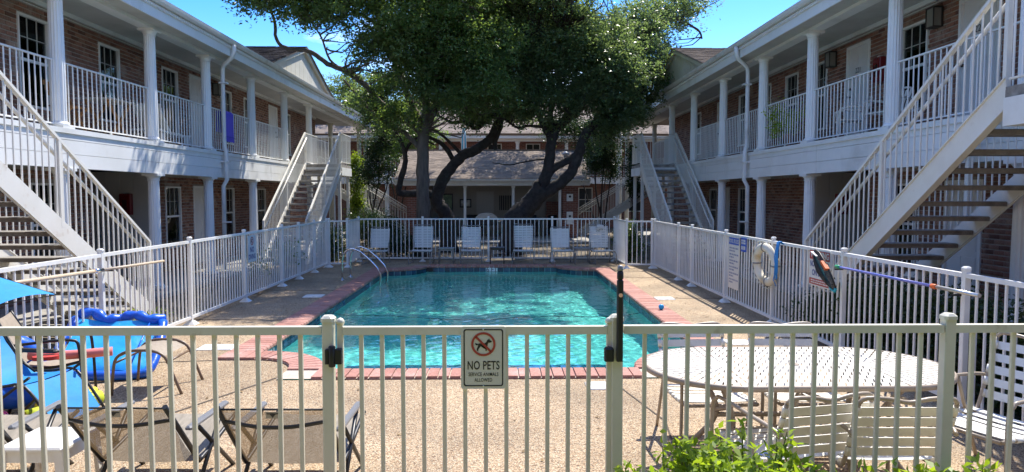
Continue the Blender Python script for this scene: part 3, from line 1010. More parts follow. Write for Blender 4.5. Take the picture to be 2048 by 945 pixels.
    obj('eave_fascia', MB().box(X(.361), X(.385), Y0, 33.85, 4.985, 5.16), WHITE, root, W=True)
    obj('crown_board', MB().box(X(.361), X(.40), Y0, 33.86, 5.1605, 5.235), WHITE, root, W=True)
    nd = int((33.8 - Y0) / .075)
    dm_ = MB()
    for k in range(nd):
        dm_.box(X(.401), X(.425), Y0 + k * .075, Y0 + k * .075 + .042, 5.17, 5.215)
    obj('dentil_moulding', dm_, WHITE, root, W=True, kind='stuff')
    gp = [(.40, 5.238), (.47, 5.238), (.50, 5.275), (.515, 5.33), (.505, 5.33), (.49, 5.285), (.46, 5.25), (.40, 5.25)]
    obj('gutter', MB().prism(gp, Y0 - .02, 33.95, lambda u, v, w: (X(u), w, v)), GUTTER, root, W=True)
    # roof
    sl = .42
    ridge_d = -6.0
    zr = lambda d: 5.30 + (.42 - d) * sl
    roof = MB().prism([(.43, zr(.43)), (ridge_d, zr(ridge_d)), (-12.5, zr(.43)), (-12.5, 5.2), (.36, 5.2)], Y0 - .3, 34.0, lambda u, v, w: (X(u), w, v))
    rf = obj('roof', roof, SHINGLE, root, W=True)
    # cross gable
    g0, g1, gz0 = 19.0, 25.9, 5.335
    gm, gzp = (g0 + g1) / 2, 6.44
    dback = .42 - (gzp - 5.30) / sl - .2
    gs = (gzp - gz0) / (gm - g0)
    sm = DARKSHINGLE if s > 0 else SHINGLE_PALE
    obj('gable_wall', MB().prism([(g0, gz0 - .05), (g1, gz0 - .05), (g1, gz0), (gm, gzp), (g0, gz0)], .26, .30, lambda u, v, w: (X(w), u, v)), CREAM, root, W=True)
    nb = 14
    gw = root.children[-1]
    for k in range(nb):
        ya = g0 + .35 + (g1 - g0 - .7) * k / nb; yb = g0 + .35 + (g1 - g0 - .7) * (k + 1) / nb - .012
        top_ = lambda y: gzp - abs(y - gm) * gs - .12
        if max(top_(ya), top_(yb)) < gz0 + .05: continue
        pts = [(ya, gz0 + .02), (yb, gz0 + .02), (yb, max(gz0 + .03, top_(yb)))] + ([(gm, top_(gm))] if ya < gm < yb else []) + [(ya, max(gz0 + .03, top_(ya)))]
        obj('siding_board', MB().prism(pts, .301, .312, lambda u, v, w: (X(w), u, v)), CREAM, gw)
    for sg, ye in ((-1, g0), (1, g1)):
        p0 = Vector((X(.36), ye + sg * .12, gz0 - .12 * gs + .06)); p1 = Vector((X(.36), gm, gzp + .06))
        obj('rake_board', MB().prism([(ye + sg * .12, gz0 - .12 * gs - .08), (gm, gzp - .10), (gm, gzp + .045), (ye + sg * .12, gz0 - .12 * gs + .045)], .301, .40, lambda u, v, w: (X(w), u, v)), CREAM, root, W=True)
        # sloping roof plane of the gable
        e0 = Vector((X(.44), ye + sg * .15, gz0 - .15 * gs + .05)); e1 = Vector((X(.44), gm, gzp + .05))
        vv = (e1 - e0); hh = vv.length; vv.normalize()
        back = Vector((-s, 0, 0))
        wd = .44 - dback
        pl = MB().add([e0, e0 + back * (wd * .25), e1 + back * wd, e1], [(0, 1, 2, 3)])
        pl.add([e0 - Vector((0, 0, .03)), e1 - Vector((0, 0, .03)), e1, e0], [(0, 1, 2, 3)])
        gr = obj('gable_roof', pl, sm, root, W=True)
        obj('shingle_courses', shingle_mesh(e0, back, vv, wd, hh, lo=lambda v: 0, hi=lambda v, hh=hh, wd=wd: wd * (.25 + .75 * v / hh)), sm, gr, kind='stuff')
    # downspout by the third column
    yd = 16.35
    dp = [(X(.47), yd - .15, 5.24), (X(.47), yd - .15, 5.08), (X(.42), yd - .12, 4.98), (X(.16), yd + .04, 4.83), (X(.12), yd + .06, 4.72), (X(.12), yd + .06, 2.98), (X(.16), yd + .06, 2.84), (X(.165), yd + .06, 2.2), (X(.08), yd + .06, 2.05), (X(.07), yd + .06, .1)]
    obj('downspout', MB().tube(dp, .05, 10), GUTTER, root, W=True)
    st_ = MB()
    for z in (4.4, 2.6, 1.2): st_.box(X(.05), X(.235), yd - .01, yd + .13, z, z + .03)
    obj('downspout_strap', st_, GUTTER, root, W=True)
    dq = [(X(.47), 33.8, 5.24), (X(.47), 33.8, 5.05), (X(.2), 33.7, 4.85), (X(.12), 33.55, 4.6), (X(.12), 33.55, .1)]
    obj('downspout', MB().tube(dq, .045, 8), GUTTER, root, W=True)
    # lit conduit along the wall
    obj('conduit', MB().tube([(xw + s * .03, Y0, CEIL - .12), (xw + s * .03, Y1, CEIL - .12)], .012, 6), SOFFIT, root, W=True)
    return root, X, xw, s, hall


bl_, Xl, xwl, _, hall_l = building('left')
br_, Xr, xwr, _, hall_r = building('right')
wall_lamp(xwr - .012, -1, 11.55, 4.75, 'dark lantern on the brick between door 222 and its window')
wall_lamp(xwr - .012, -1, 15.15, 4.75, 'dark lantern on the brick next to door 221')
wall_lamp(xwl + .012, 1, 19.45, 4.72, 'dark lantern on the balcony wall behind the purple towel')
extinguisher_cabinet((Xl(-1.78), hall_l[1] - .026, 1.64), (0, -1), 'red extinguisher cabinet in the passage of the sunlit building')
extinguisher_cabinet((Xr(-1.89), hall_r[1] - .026, 1.64), (0, -1), 'red extinguisher cabinet in the passage of the shaded building')
extinguisher_cabinet((xwr - .012, 13.25, 4.2), (-1, 0), 'red extinguisher cabinet upstairs beside door 221')

# ------------------------------------------------------------------ outdoor stairs (local: climbs +y from y=0, x across)
def stairs(name, label, loc, rz, w=1.08, n=16, top=FLOOR2, run=.272, landing=1.3, post=True, inner=True, group='outdoor stairs', mat=STAIR, cap_post=False):
    r = thing(name, label, 'stairs', loc, rz, group)
    rise = top / n
    L = run * (n - 1)
    sl = rise / run
    hx = w / 2
    for sx in (-1, 1):
        x0, x1 = sx * hx, sx * (hx + .045)
        y0, y1 = -.12, L + .02
        z = lambda y: y * sl + rise
        poly = [(y0 + .22, 0.0), (y0, 0.0), (y0, max(.02, z(y0) + .06)), (y1, z(y1) + .06), (y1, z(y1) - .22)]
        st_ = obj('stringer', MB().prism(poly, x0, x1, lambda u, v, q: (q, u, v)), mat, r)
        # flange of the channel
        obj('stringer_flange', MB().prism([(y0, max(.02, z(y0) + .061)), (y1, z(y1) + .061), (y1, z(y1) + .075), (y0, max(.03, z(y0) + .075))], x0 - .015, x1 + .02, lambda u, v, q: (q, u, v)), mat, st_)
        obj('stringer_flange', MB().prism([(y0 + .24, .0), (y1, z(y1) - .234), (y1, z(y1) - .22), (y0 + .22, .014)], x0 - .015, x1 + .02, lambda u, v, q: (q, u, v)), mat, st_)
    tm_ = MB().cbox(-hx + .004, hx - .004, -.145, .145, -.055, 0, .008).mesh('tread', TREAD)
    for k in range(1, n):
        obj('tread', tm_, None, r, loc=(0, (k - .5) * run - .0, k * rise))
    for sx in (-1, 1):
        x = sx * (hx + .022)
        hz = .94
        ya, yb = -.05, L
        z = lambda y: y * sl + rise + .07
        hr = obj('handrail', MB().beam((x, ya, z(ya) + hz), (x, yb, z(yb) + hz), .05, .035), mat, r)
        obj('lower_rail', MB().tube([(x - sx * .045, ya, z(ya) + hz - .17), (x - sx * .045, yb, z(yb) + hz - .17)], .022, 8), mat, hr)
        for yy in (ya, (ya + yb) * .5, yb):
            obj('newel', MB().box(x - .024, x + .024, yy - .024, yy + .024, z(yy) - .1 if yy > ya else 0, z(yy) + hz + .0), mat, hr)
        nb = int((yb - ya) / .118)
        me = MB().cbox(-.0085, .0085, -.0085, .0085, 0, hz - .01, .003).mesh('baluster', mat)
        for k in range(1, nb):
            y = ya + (yb - ya) * k / nb
            obj('baluster', me, None, hr, loc=(x, y, z(y)))
    if cap_post:
        obj('end_post', MB().lathe([(.05, 0), (.05, 1.18), (.085, 1.185), (.085, 1.205)], c=(-(hx + .2), -.25, 0), n=14), mat, r)
    if landing:
        lo = obj('landing', MB().box(-hx - .045, hx + .045, L + .021, L + landing, top - .1, top - .002), TREAD, r)
        obj('landing_fascia', MB().box(-hx - .06, hx + .06, L + .0205, L + landing + .02, top - .36, top - .1005), WHITE, lo)
        for sx in ((-1, 1) if inner else (-1,)):
            x = sx * (hx + .03)
            rl = obj('landing_railing', MB().box(x - .02, x + .02, L + .06, L + landing, top + .98, top + 1.005).box(x - .015, x + .015, L + .06, L + landing, top + .06, top + .08), mat, r)
            nb = int((landing - .1) / .115)
            for k in range(nb + 1):
                obj('baluster', BAL, None, rl, loc=(x, L + .09 + (landing - .12) * k / nb, top + .065))
        rl = obj('landing_railing', MB().box(-hx - .03, hx + .03, L + landing - .02, L + landing + .015, top + .98, top + 1.005).box(-hx - .03, hx + .03, L + landing - .015, L + landing + .01, top + .06, top + .08), mat, r)
        nb = int(w / .115)
        for k in range(nb + 1):
            obj('baluster', BAL, None, rl, loc=(-hx + w * k / nb, L + landing, top + .065))
        if post:
            for sx in (-1, 1):
                for yy in (L + .12, L + landing - .12):
                    obj('landing_post', MB().box(sx * (hx - .05) - .045, sx * (hx - .05) + .045, yy - .045, yy + .045, .0, top - .362), mat, r)
    return r


xo_l, xi_l = Xl(1.30), Xl(.16)
xo_r, xi_r = Xr(1.25), Xr(.13)
RUN = .272
near_bot = 6.35 + RUN * 15
stairs('outdoor_staircase', 'sunlit cream steel stairs rising out of frame beside the heap of pool floats', ((xo_l + xi_l) / 2, near_bot, .0), math.pi, w=abs(xi_l - xo_l) - .09, post=False)
stairs('outdoor_staircase', 'rusty cream steel stairs above the skimmer pole, shaded grey treads', ((xo_r + xi_r) / 2, near_bot + .1, .0), math.pi, w=abs(xi_r - xo_r) - .09, post=False)
stairs('outdoor_staircase', 'far steel stairs under the cream gable of the towel building', ((xo_l + xi_l) / 2 + .05, 18.75, .0), 0, w=1.08, landing=1.5)
stairs('outdoor_staircase', 'far steel stairs of the shaded building, half behind hanging oak leaves', ((xo_r + xi_r) / 2 - .05, 18.75, .0), 0, w=1.08, landing=1.5)
stairs('outdoor_staircase', 'small shaded stairs descending towards the low building, behind the leafy post', (-4.0, 30.9, .0), H_, w=1.0, n=14, top=2.5, run=.29, landing=1.0, group='stairs behind the oaks')
stairs('outdoor_staircase', 'small shaded stairs at the brick end of the low building', (3.45, 30.9, .0), -H_, w=1.0, n=14, top=2.5, run=.29, landing=1.0, group='stairs behind the oaks')

# ------------------------------------------------------------------ fences
FH = 1.2


def fence(label, posts, pitch=.112, mat=FENCE, pk=.0095, pw=.026, skip=(), feet=True, name='picket_fence', phase=0.0, cat='fence', rail=(.02, .019), capw=.006):
    """posts: list of (x, y); panels run between neighbours"""
    r = thing(name, label, cat, (posts[0][0], posts[0][1], 0), 0, 'white metal fences around the pool')
    px, py = posts[0]
    pm = MB().cbox(-pk, pk, -pk, pk, 0, FH - .115, .003).mesh('picket', mat)
    psm = MB().cbox(-pw, pw, -pw, pw, 0, FH + .03, .004).mesh('post', mat)
    cpm = MB().cbox(-pw - capw, pw + capw, -pw - capw, pw + capw, FH + .025, FH + .055, .012).mesh('cap', mat)
    ftm = MB().add([(-.085, -.085, 0), (.085, -.085, 0), (.085, .085, 0), (-.085, .085, 0), (-.034, -.034, .055), (.034, -.034, .055), (.034, .034, .055), (-.034, .034, .055)],
                   [(3, 2, 1, 0), (4, 5, 6, 7), (0, 1, 5, 4), (1, 2, 6, 5), (2, 3, 7, 6), (3, 0, 4, 7)]).mesh('foot', mat)
    for i, (x, y) in enumerate(posts):
        p = obj('post', psm, None, r, loc=(x - px, y - py, 0), rot=(rnd.uniform(-.006, .006), rnd.uniform(-.006, .006), 0))
        obj('cap', cpm, None, p)
        if feet: obj('foot', ftm, None, p)
    for i, (a, b) in enumerate(zip(posts, posts[1:])):
        if i in skip: continue
        A, B = Vector((*a, 0)), Vector((*b, 0))
        d = (B - A).normalized()
        a_, b_ = A + d * (pw + .001), B - d * (pw + .001)
        for z in (FH - .02, .10):
            obj('rail', MB().beam(a_ + Vector((0, 0, z)), b_ + Vector((0, 0, z)), rail[0] * 2, rail[1] * 2), mat, r, W=True)
        L = (b_ - a_).length
        n = max(2, round(L / pitch))
        for k in range(1, n):
            q = a_ + d * (L * (k - phase) / n)
            obj('picket', pm, None, r, loc=(q.x - px, q.y - py, .10), rot=(rnd.uniform(-.003, .003), rnd.uniform(-.004, .004), rnd.uniform(-.05, .05)))
    return r


FL, FR, FF, FN = -4.42, 3.88, 19.4, 3.45
fence('white picket fence on the stairs side of the pool, carrying the no diving sign', [(FL, 3.9), (FL, 5.7), (FL, 7.8), (FL, 10.0), (FL, 12.15), (FL, 14.2), (FL, 15.4), (FL, 16.7), (FL, 17.9)])
fence('white picket fence carrying the life ring, pool rules and warning sign', [(FR, 3.9), (FR, 5.73), (FR, 7.8), (FR, 9.85), (FR, 11.95), (FR, 14.05), (FR, 15.1), (FR, 17.5)])
fence('far white picket fence behind the six strap chairs', [(FL + .06, 17.9), (-3.9, 17.9), (-3.9, FF), (-2.15, FF), (-.32, FF), (1.45, FF), (3.18, FF), (3.18, 17.5), (FR - .06, 17.5)])
fence('cream front fence panels in front of the blue floats and mesh chairs', [(-4.2, FN), (-3.25, FN), (-.855, FN)], pitch=.108, mat=FENCE_NEAR, pk=.0105, pw=.0275, rail=(.02, .02))
fence('cream front fence panels in front of the oval table', [(.587, FN), (2.25, FN), (3.75, FN)], pitch=.105, mat=FENCE_NEAR, pk=.0105, pw=.0275, rail=(.02, .02))

# gate
g = thing('pool_gate', 'cream picket gate with the no pets sign on it', 'gate', (-.80, FN, 0))
gx0, gx1 = -.792, .545
gm_ = FENCE_NEAR
for x in (gx0, gx1):
    sp = obj('stile', MB().cbox(x - .0145, x + .0145, FN - .0145, FN + .0145, .06, FH + .012, .003), gm_, g, W=True)
    obj('cap', MB().lathe([(.021, 0), (.022, .012), (.014, .024), (.003, .03)], c=(x, FN, FH + .0125), n=14), gm_, sp)
for z in (FH - .022, .10):
    obj('rail', MB().box(gx0 + .015, gx1 - .015, FN - .019, FN + .019, z - .02, z + .02), gm_, g, W=True)
pm = MB().cbox(-.0105, .0105, -.0105, .0105, 0, FH - .135, .003).mesh('picket', gm_)
n = 13
for k in range(1, n):
    obj('picket', pm, None, g, loc=(gx0 + (gx1 - gx0) * k / n + .80, 0, .11))
hg = obj('hinge', MB().cbox(-.859, -.838, FN - .05, FN - .0285, 1.02, 1.095, .004).cbox(-.812, -.778, FN - .05, FN - .016, 1.02, 1.095, .004), BLACKPL, g, W=True)
obj('hinge_barrel', MB().lathe([(.013, 0), (.017, .004), (.017, .1), (.013, .104)], c=(-.825, FN - .042, 1.006), n=12), BLACKPL, hg)
lt = thing('gate_latch', 'tall black magnetic latch standing above the gate post', 'gate latch', (.587, FN - .03, 1.0))
Lc = [(.592, FN - .042)]
obj('latch_body', MB().cbox(.574, .604, FN - .062, FN - .030, 1.03, 1.435, .006), BLACKPL, lt, W=True)
obj('latch_rod', MB().lathe([(.014, 1.436), (.016, 1.44), (.016, 1.47), (.010, 1.478)], c=(.589, FN - .046, 0), n=14), BLACKPL, lt, W=True)
obj('release_knob', MB().lathe([(.013, 1.479), (.015, 1.484), (.013, 1.50), (.006, 1.506)], c=(.589, FN - .046, 0), n=14), M('latch_grey', (.25, .25, .25), rough=.4), lt, W=True)
obj('keeper', MB().cbox(.515, .560, FN - .060, FN - .016, 1.03, 1.098, .007), BLACKPL, lt, W=True)
obj('lock_barrel', MB().lathe([(.01, 0), (.01, .004)], n=12), STEEL, lt, loc=(.002, -.0335, .36), rot=(H_, 0, 0))


# ------------------------------------------------------------------ signs
def rrect(w, h, r, n=5):
    pts = []
    for cx_, cy_, a0 in ((w / 2 - r, h / 2 - r, 0), (-w / 2 + r, h / 2 - r, 90), (-w / 2 + r, -h / 2 + r, 180), (w / 2 - r, -h / 2 + r, 270)):
        for i in range(n + 1):
            a = R(a0 + 90 * i / n); pts.append((cx_ + r * math.cos(a), cy_ + r * math.sin(a)))
    return pts


def flat_ring(po, pi_, z):
    n = len(po)
    return MB().add([(x, y, z) for x, y in po] + [(x, y, z) for x, y in pi_], [(i, (i + 1) % n, n + (i + 1) % n, n + i) for i in range(n)])


def sign(label, w, h, loc, rot, base, r=.012, cat='sign'):
    """local: x across, y up, +z out of the face"""
    o = thing('sign', label, cat, loc)
    o.rotation_euler = rot
    obj('plate', MB().prism(rrect(w, h, r), 0, .003, lambda u, v, q: (u, v, q)), base, o)
    return o


def put_text(o, body, size, x, y, mat, space=1.0, sx=1.0, align='CENTER', z=.0042, bold=0.0):
    t = obj('lettering', text_mesh(body, size, align, space, bold), mat, o, loc=(x, y, z))
    t.scale = (sx, 1, 1)
    return t


SIGNW = M('sign_white', (.74, .73, .68), (.68, .66, .60), rough=.35, scale=8)
SRED = M('sign_red', (.42, .05, .035), rough=.4)
SBLUE = M('sign_blue', (.02, .10, .50), rough=.4)
NAVY = M('sign_navy', (.03, .05, .22), rough=.4)
# no pets
sg = sign('white no pets sign with barred dog on the gate', .222, .312, (-.083, FN - .0225, 1.045), (H_, 0, 0), M('reflective_sheet', (.66, .65, .55), rough=.4), r=.012)
obj('border', flat_ring(rrect(.196, .286, .012), rrect(.184, .274, .009), .0042), INK, sg)
circ = lambda r, n=40: [(r * math.cos(2 * math.pi * i / n), r * math.sin(2 * math.pi * i / n)) for i in range(n)]
ringm = flat_ring(circ(.060), circ(.049), .0056)
ringo = obj('prohibition_ring', ringm, SRED, sg, loc=(.0, .068, 0))
bar = MB().obox((0, 0, .0054), (.104, .011, .0004), Matrix.Rotation(R(-45), 3, 'Z'))
obj('prohibition_bar', bar, SRED, ringo)
dog = [(-.040, .003), (-.037, -.004), (-.030, -.006), (-.024, -.003), (-.027, -.014), (-.032, -.024), (-.030, -.034), (-.023, -.034), (-.025, -.030), (-.020, -.020), (-.012, -.010),
       (.002, -.010), (.012, -.016), (.012, -.026), (.011, -.033), (.018, -.033), (.017, -.024), (.020, -.012), (.022, -.002), (.026, .008), (.032, .007), (.041, .010), (.043, .014), (.037, .018), (.031, .024),
       (.029, .029), (.026, .024), (.021, .022), (.017, .012), (.008, .004), (-.006, .004), (-.018, .004), (-.026, .001), (-.032, -.001), (-.036, .001), (-.039, .006)]
bmx = bmesh.new()
f_ = bmx.faces.new([bmx.verts.new((x, y, 0)) for x, y in dog]); bmesh.ops.triangulate(bmx, faces=[f_])
dme = bpy.data.meshes.new('dog_symbol'); bmx.to_mesh(dme); bmx.free()
obj('dog_symbol', dme, INK, sg, loc=(-.001, .068, .0048))
put_text(sg, 'NO PETS', .060, 0, -.040, INK, 1.04, .66, bold=.0009)
put_text(sg, 'SERVICE ANIMALS', .0255, 0, -.084, INK, 1.05, .70, bold=.0003)
put_text(sg, 'ALLOWED', .0255, 0, -.112, INK, 1.05, .70, bold=.0003)
for yy in (.142, -.142):
    obj('bolt', MB().lathe([(.004, .003), (.004, .006), (.002, .007)], c=(0, yy, 0), n=10), STEEL, sg)
# no diving, on the left fence
sg = sign('pale no diving sign wired to the fence opposite the life ring', .40, .47, (FL + .032, 12.42, .90), (H_, 0, H_), M('sign_pale', (.62, .66, .68), rough=.4))
ro = obj('prohibition_ring', flat_ring(circ(.075, 32), circ(.058, 32), .0052), SRED, sg, loc=(0, .135, 0))
obj('prohibition_bar', MB().obox((0, 0, .0046), (.13, .016, .0004), Matrix.Rotation(R(-45), 3, 'Z')), SRED, ro)
obj('diver_symbol', MB().obox((-.005, .005, .0040), (.09, .022, .0003), Matrix.Rotation(R(40), 3, 'Z')).obox((.03, -.03, .0041), (.026, .026, .0003), Matrix.Rotation(R(20), 3, 'Z')), INK, ro)
put_text(sg, 'NO', .13, 0, -.02, NAVY, 1.0, .95, bold=.003)
put_text(sg, 'DIVING', .118, 0, -.145, NAVY, 1.0, .88, bold=.003)
# pool rules
RX = FR - .032
sg = sign('tall pool rules board with blue heading on the fence', .50, .86, (RX, 11.42, .73), (H_, 0, -H_), SIGNW, r=.006)
obj('heading_band', MB().box(-.24, .24, .30, .415, .0031, .0038), SBLUE, sg)
put_text(sg, 'POOL RULES', .088, 0, .355, SIGNW, 1.0, .92, z=.0048, bold=.002)
gl = MB()
grey = M('faded_sign_ink', (.26, .29, .40), rough=.6)
y_ = .24
for para, lines in enumerate((2, 2, 2, 2, 2, 2)):
    for ln in range(lines):
        x_ = -.21; end = .21 if ln == 0 else rnd.uniform(-.05, .12)
        while x_ < end:
            wl_ = min(rnd.uniform(.03, .10), end - x_ + .01)
            gl.box(x_, x_ + wl_, y_ - .013, y_ + .013, .0035, .0042); x_ += wl_ + .018
        y_ -= .046
    y_ -= .012
obj('print_lines', gl, grey, sg)
# small blue notice
sg = sign('small blue notice beside the pool rules board', .25, .22, (RX, 10.96, 1.06), (H_, 0, -H_), SBLUE, r=.004)
gl = MB()
for yy, hh_ in ((.065, .03), (.025, .03), (-.05, .055)):
    x_ = -.10
    while x_ < .09:
        wl_ = rnd.uniform(.03, .07); gl.box(x_, min(x_ + wl_, .105), yy - hh_ / 2, yy + hh_ / 2, .0035, .0042); x_ += wl_ + .015
obj('print_lines', gl, SIGNW, sg)
# warning
sg = sign('red and white warning sign about no lifeguard behind the leaf net', .56, .45, (RX, 8.33, .965), (H_, 0, -H_), SIGNW, r=.02)
obj('warning_band', MB().prism(rrect(.53, .11, .012), .0031, .0038, lambda u, v, q: (u, v + .152, q)), SRED, sg)
obj('footer_band', MB().prism(rrect(.53, .075, .012), .0031, .0038, lambda u, v, q: (u, v - .172, q)), SRED, sg)
put_text(sg, 'WARNING', .105, 0, .152, SIGNW, 1.0, .95, z=.0048, bold=.003)
put_text(sg, 'NO LIFEGUARD', .10, 0, .038, NAVY, 1.0, .70, bold=.003)
put_text(sg, 'ON DUTY', .10, 0, -.068, NAVY, 1.0, .85, bold=.003)
gl = MB()
for yy in (-.158, -.185):
    x_ = -.22
    while x_ < .2:
        wl_ = rnd.uniform(.02, .06); gl.box(x_, x_ + wl_, yy - .007, yy + .007, .0040, .0046); x_ += wl_ + .012
obj('print_lines', gl, SIGNW, sg)

# ------------------------------------------------------------------ things hung on the fences
RINGP = M('ring_buoy_foam', (.74, .70, .60), (.66, .58, .42), rough=.6, scale=6, dirt=(.45, .33, .15), dscale=5)
lr = thing('life_ring', 'weathered white ring buoy hung on the fence post', 'life ring', (FR - .095, 9.86, .86), 0)
lr.rotation_euler = (0, R(-6), R(9))
tor = MB()
NA, NB = 36, 12
Rr, rr = .25, .062
vs = [(rr * math.sin(b) * .85, (Rr + rr * math.cos(b)) * math.cos(a), (Rr + rr * math.cos(b)) * math.sin(a)) for a in [2 * math.pi * i / NA for i in range(NA)] for b in [2 * math.pi * j / NB for j in range(NB)]]
tor.add(vs, [(i * NB + j, ((i + 1) % NA) * NB + j, ((i + 1) % NA) * NB + (j + 1) % NB, i * NB + (j + 1) % NB) for i in range(NA) for j in range(NB)], True)
obj('ring_body', tor, RINGP, lr)
for a in (0, H_, math.pi, -H_):
    bd = MB().tube([((rr * .87) * math.sin(b), (Rr + (rr + .004) * math.cos(b)) * math.cos(a), (Rr + (rr + .004) * math.cos(b)) * math.sin(a)) for b in [2 * math.pi * j / 14 for j in range(15)]], .012, 5)
    obj('band', bd, M('grey_webbing', (.28, .27, .25), rough=.8), lr)
obj('grab_line', MB().tube([(-.03, (Rr + .09) * math.cos(a), (Rr + .09) * math.sin(a)) for a in [2 * math.pi * i / 40 for i in range(41)]], .005, 5), M('rope_white', (.6, .58, .5), rough=.8), lr)
rp = thing('throw_rope', 'blue rope looped over the fence rail beside the life ring', 'rope', (FR - .06, 9.45, 1.2))
BLUEROPE = M('blue_rope', (.03, .25, .62), rough=.7)
for k in range(5):
    yy = -.03 + k * .016
    d_ = .42 + .08 * math.sin(k * 2.1)
    obj('rope_loop', MB().tube([(.03, yy, -.02), (.0, yy, .012), (-.03, yy, .008), (-.045, yy + .01 * math.sin(k), -.12), (-.04, yy + .02 * math.cos(k), -d_), (-.045, yy + .02, -d_ - .03), (-.05, yy + .03, -d_ + .05), (-.04, yy + .012, -.1), (-.012, yy + .006, .012)], .007, 6), BLUEROPE, rp)
obj('rope_tail', MB().tube([(-.04, .03, -.05), (-.05, .08, -.2), (-.04, .05, -.38), (-.05, .10, -.52), (-.04, .02, -.60)], .006, 6), BLUEROPE, rp)

# leaf net on its telescopic pole
SKX = FR - .10
nt = thing('leaf_skimmer', 'turquoise leaf net on a long blue pole resting along the fence', 'leaf skimmer', (SKX, 7.6, .9))
pA, pB = at(1697, 536, 0) if False else Vector((SKX, 7.72, 1.045)), Vector((SKX, 5.42, 1.055))
obj('pole', MB().tube([pA, pA + (pB - pA) * .75], .0135, 10), M('blue_pole', (.10, .16, .55), (.25, .25, .60), rough=.3, scale=8), nt, W=True)
obj('pole_end', MB().tube([pA + (pB - pA) * .752, pB], .0165, 10), M('aluminium_tube', (.6, .6, .58), rough=.35, metal=.8), nt, W=True)
obj('pole_grip', MB().tube([pA + (pB - pA) * .735, pA + (pB - pA) * .765], .022, 10), M('orange_collar', (.7, .14, .03), rough=.5), nt, W=True)
nc = Vector((SKX - .03, 8.07, 1.0))
fr_pts = [(-.07, .26), (.02, .30), (.12, .26), (.20, .10), (.235, -.10), (.22, -.30), (.15, -.36), (.06, -.33), (-.02, -.10), (-.08, .12), (-.07, .26)]
tilt = lambda p: Vector((nc.x - p[1] * .05, nc.y - p[0] * .8 + p[1] * .50, nc.z + p[1] * .66))
TEAL = M('turquoise_plastic', (.02, .42, .50), rough=.4)
obj('net_rim', MB().tube([tilt(p) for p in fr_pts[5:]], .017, 8), TEAL, nt, W=True)
obj('net_spine', MB().tube([tilt(p) for p in fr_pts[:6]], .011, 8), BLACKPL, nt, W=True)
bmx = bmesh.new()
ctr = sum((tilt(p) for p in fr_pts[:-1]), Vector()) / 10
rings = []
for q in (1.0, .75, .5, .25):
    rings.append([bmx.verts.new(ctr + (tilt(p) - ctr) * q + Vector((-.09 * (1 - q * q), 0, -.02 * (1 - q)))) for p in fr_pts[:-1]])
cv = bmx.verts.new(ctr + Vector((-.095, 0, -.03)))
for a, b in zip(rings, rings[1:]):
    for i in range(10): bmx.faces.new((a[i], a[(i + 1) % 10], b[(i + 1) % 10], b[i]))
for i in range(10): bmx.faces.new((rings[-1][i], rings[-1][(i + 1) % 10], cv))
nme = bpy.data.meshes.new('net_bag'); bmx.to_mesh(nme); bmx.free()
nme.polygons.foreach_set('use_smooth', [True] * len(nme.polygons))
obj('net_bag', nme, mesh_fabric('net_mesh', (.02, .02, .02), .86, 300), nt, W=True)
obj('net_bracket', MB().beam(tilt((.17, .12)) + Vector((-.02, 0, 0)), tilt((.23, .0)) + Vector((-.02, 0, 0)), .05, .03), M('orange_bracket', (.75, .16, .04), rough=.5), nt, W=True)
obj('net_ferrule', MB().tube([pA + Vector((0, .06, .0)), pA + Vector((0, -.04, 0))], .02, 10), M('green_ferrule', (.03, .35, .16), rough=.4), nt, W=True)
obj('white_tab', MB().beam(tilt((-.04, .265)) + Vector((-.025, 0, 0)), tilt((.10, .20)) + Vector((-.025, 0, 0)), .045, .01), SIGNW, nt, W=True)
for yy in (7.78, 5.75):
    obj('hook', MB().box(SKX - .012, FR - .02, yy - .01, yy + .01, 1.005, 1.022), BLACK, nt, W=True)

# pole along the other fence
pl = thing('pool_pole', 'long tan telescopic pole hooked along the fence above the floats', 'pole', (FL + .09, 7.0, 1.0))
q0, q1 = Vector((FL + .09, 5.2, 1.09)), Vector((FL + .09, 9.05, 1.0))
TAN = M('tan_pole', (.58, .47, .34), (.48, .38, .26), rough=.5, scale=9)
obj('pole_tube', MB().tube([q0, q0 + (q1 - q0) * .62], .019, 10), TAN, pl, W=True)
obj('pole_tube', MB().tube([q0 + (q1 - q0) * .62, q1], .0155, 10), TAN, pl, W=True)
obj('collar', MB().tube([q0 + (q1 - q0) * .60, q0 + (q1 - q0) * .64], .025, 10), STEEL, pl, W=True)
for yy in (5.75, 7.83): obj('hook', MB().box(FL + .02, FL + .115, yy - .01, yy + .01, 1.00, 1.014), BLACK, pl, W=True)

# stainless grab rails
for k, (x, y, lab) in enumerate(((-3.42, 15.15, 'nearer of two stainless grab rails at the far corner of the pool'), (-3.36, 15.72, 'farther of two stainless grab rails at the far corner of the pool'))):
    hr = thing('grab_rail', lab, 'grab rail', (x, y, 0), 0, 'pool grab rails')
    pts = [(0, 0, 0), (0, 0, .42), (.03, 0, .56), (.12, 0, .66), (.24, 0, .685), (.40, 0, .62), (.62, 0, .42), (.76, 0, .26), (.83, 0, .12), (.83, 0, -.02), (.80, 0, -.14), (.74, 0, -.5)]
    # smooth
    sp_ = []
    for i in range(len(pts) - 1):
        a, b = Vector(pts[i]), Vector(pts[i + 1]); sp_ += [a, (a + b) / 2]
    sp_.append(Vector(pts[-1]))
    obj('rail_tube', MB().tube(sp_, .021, 12), STEEL, hr)
    obj('escutcheon', MB().lathe([(.06, .0), (.055, .012), (.03, .022)], n=16), STEEL, hr)
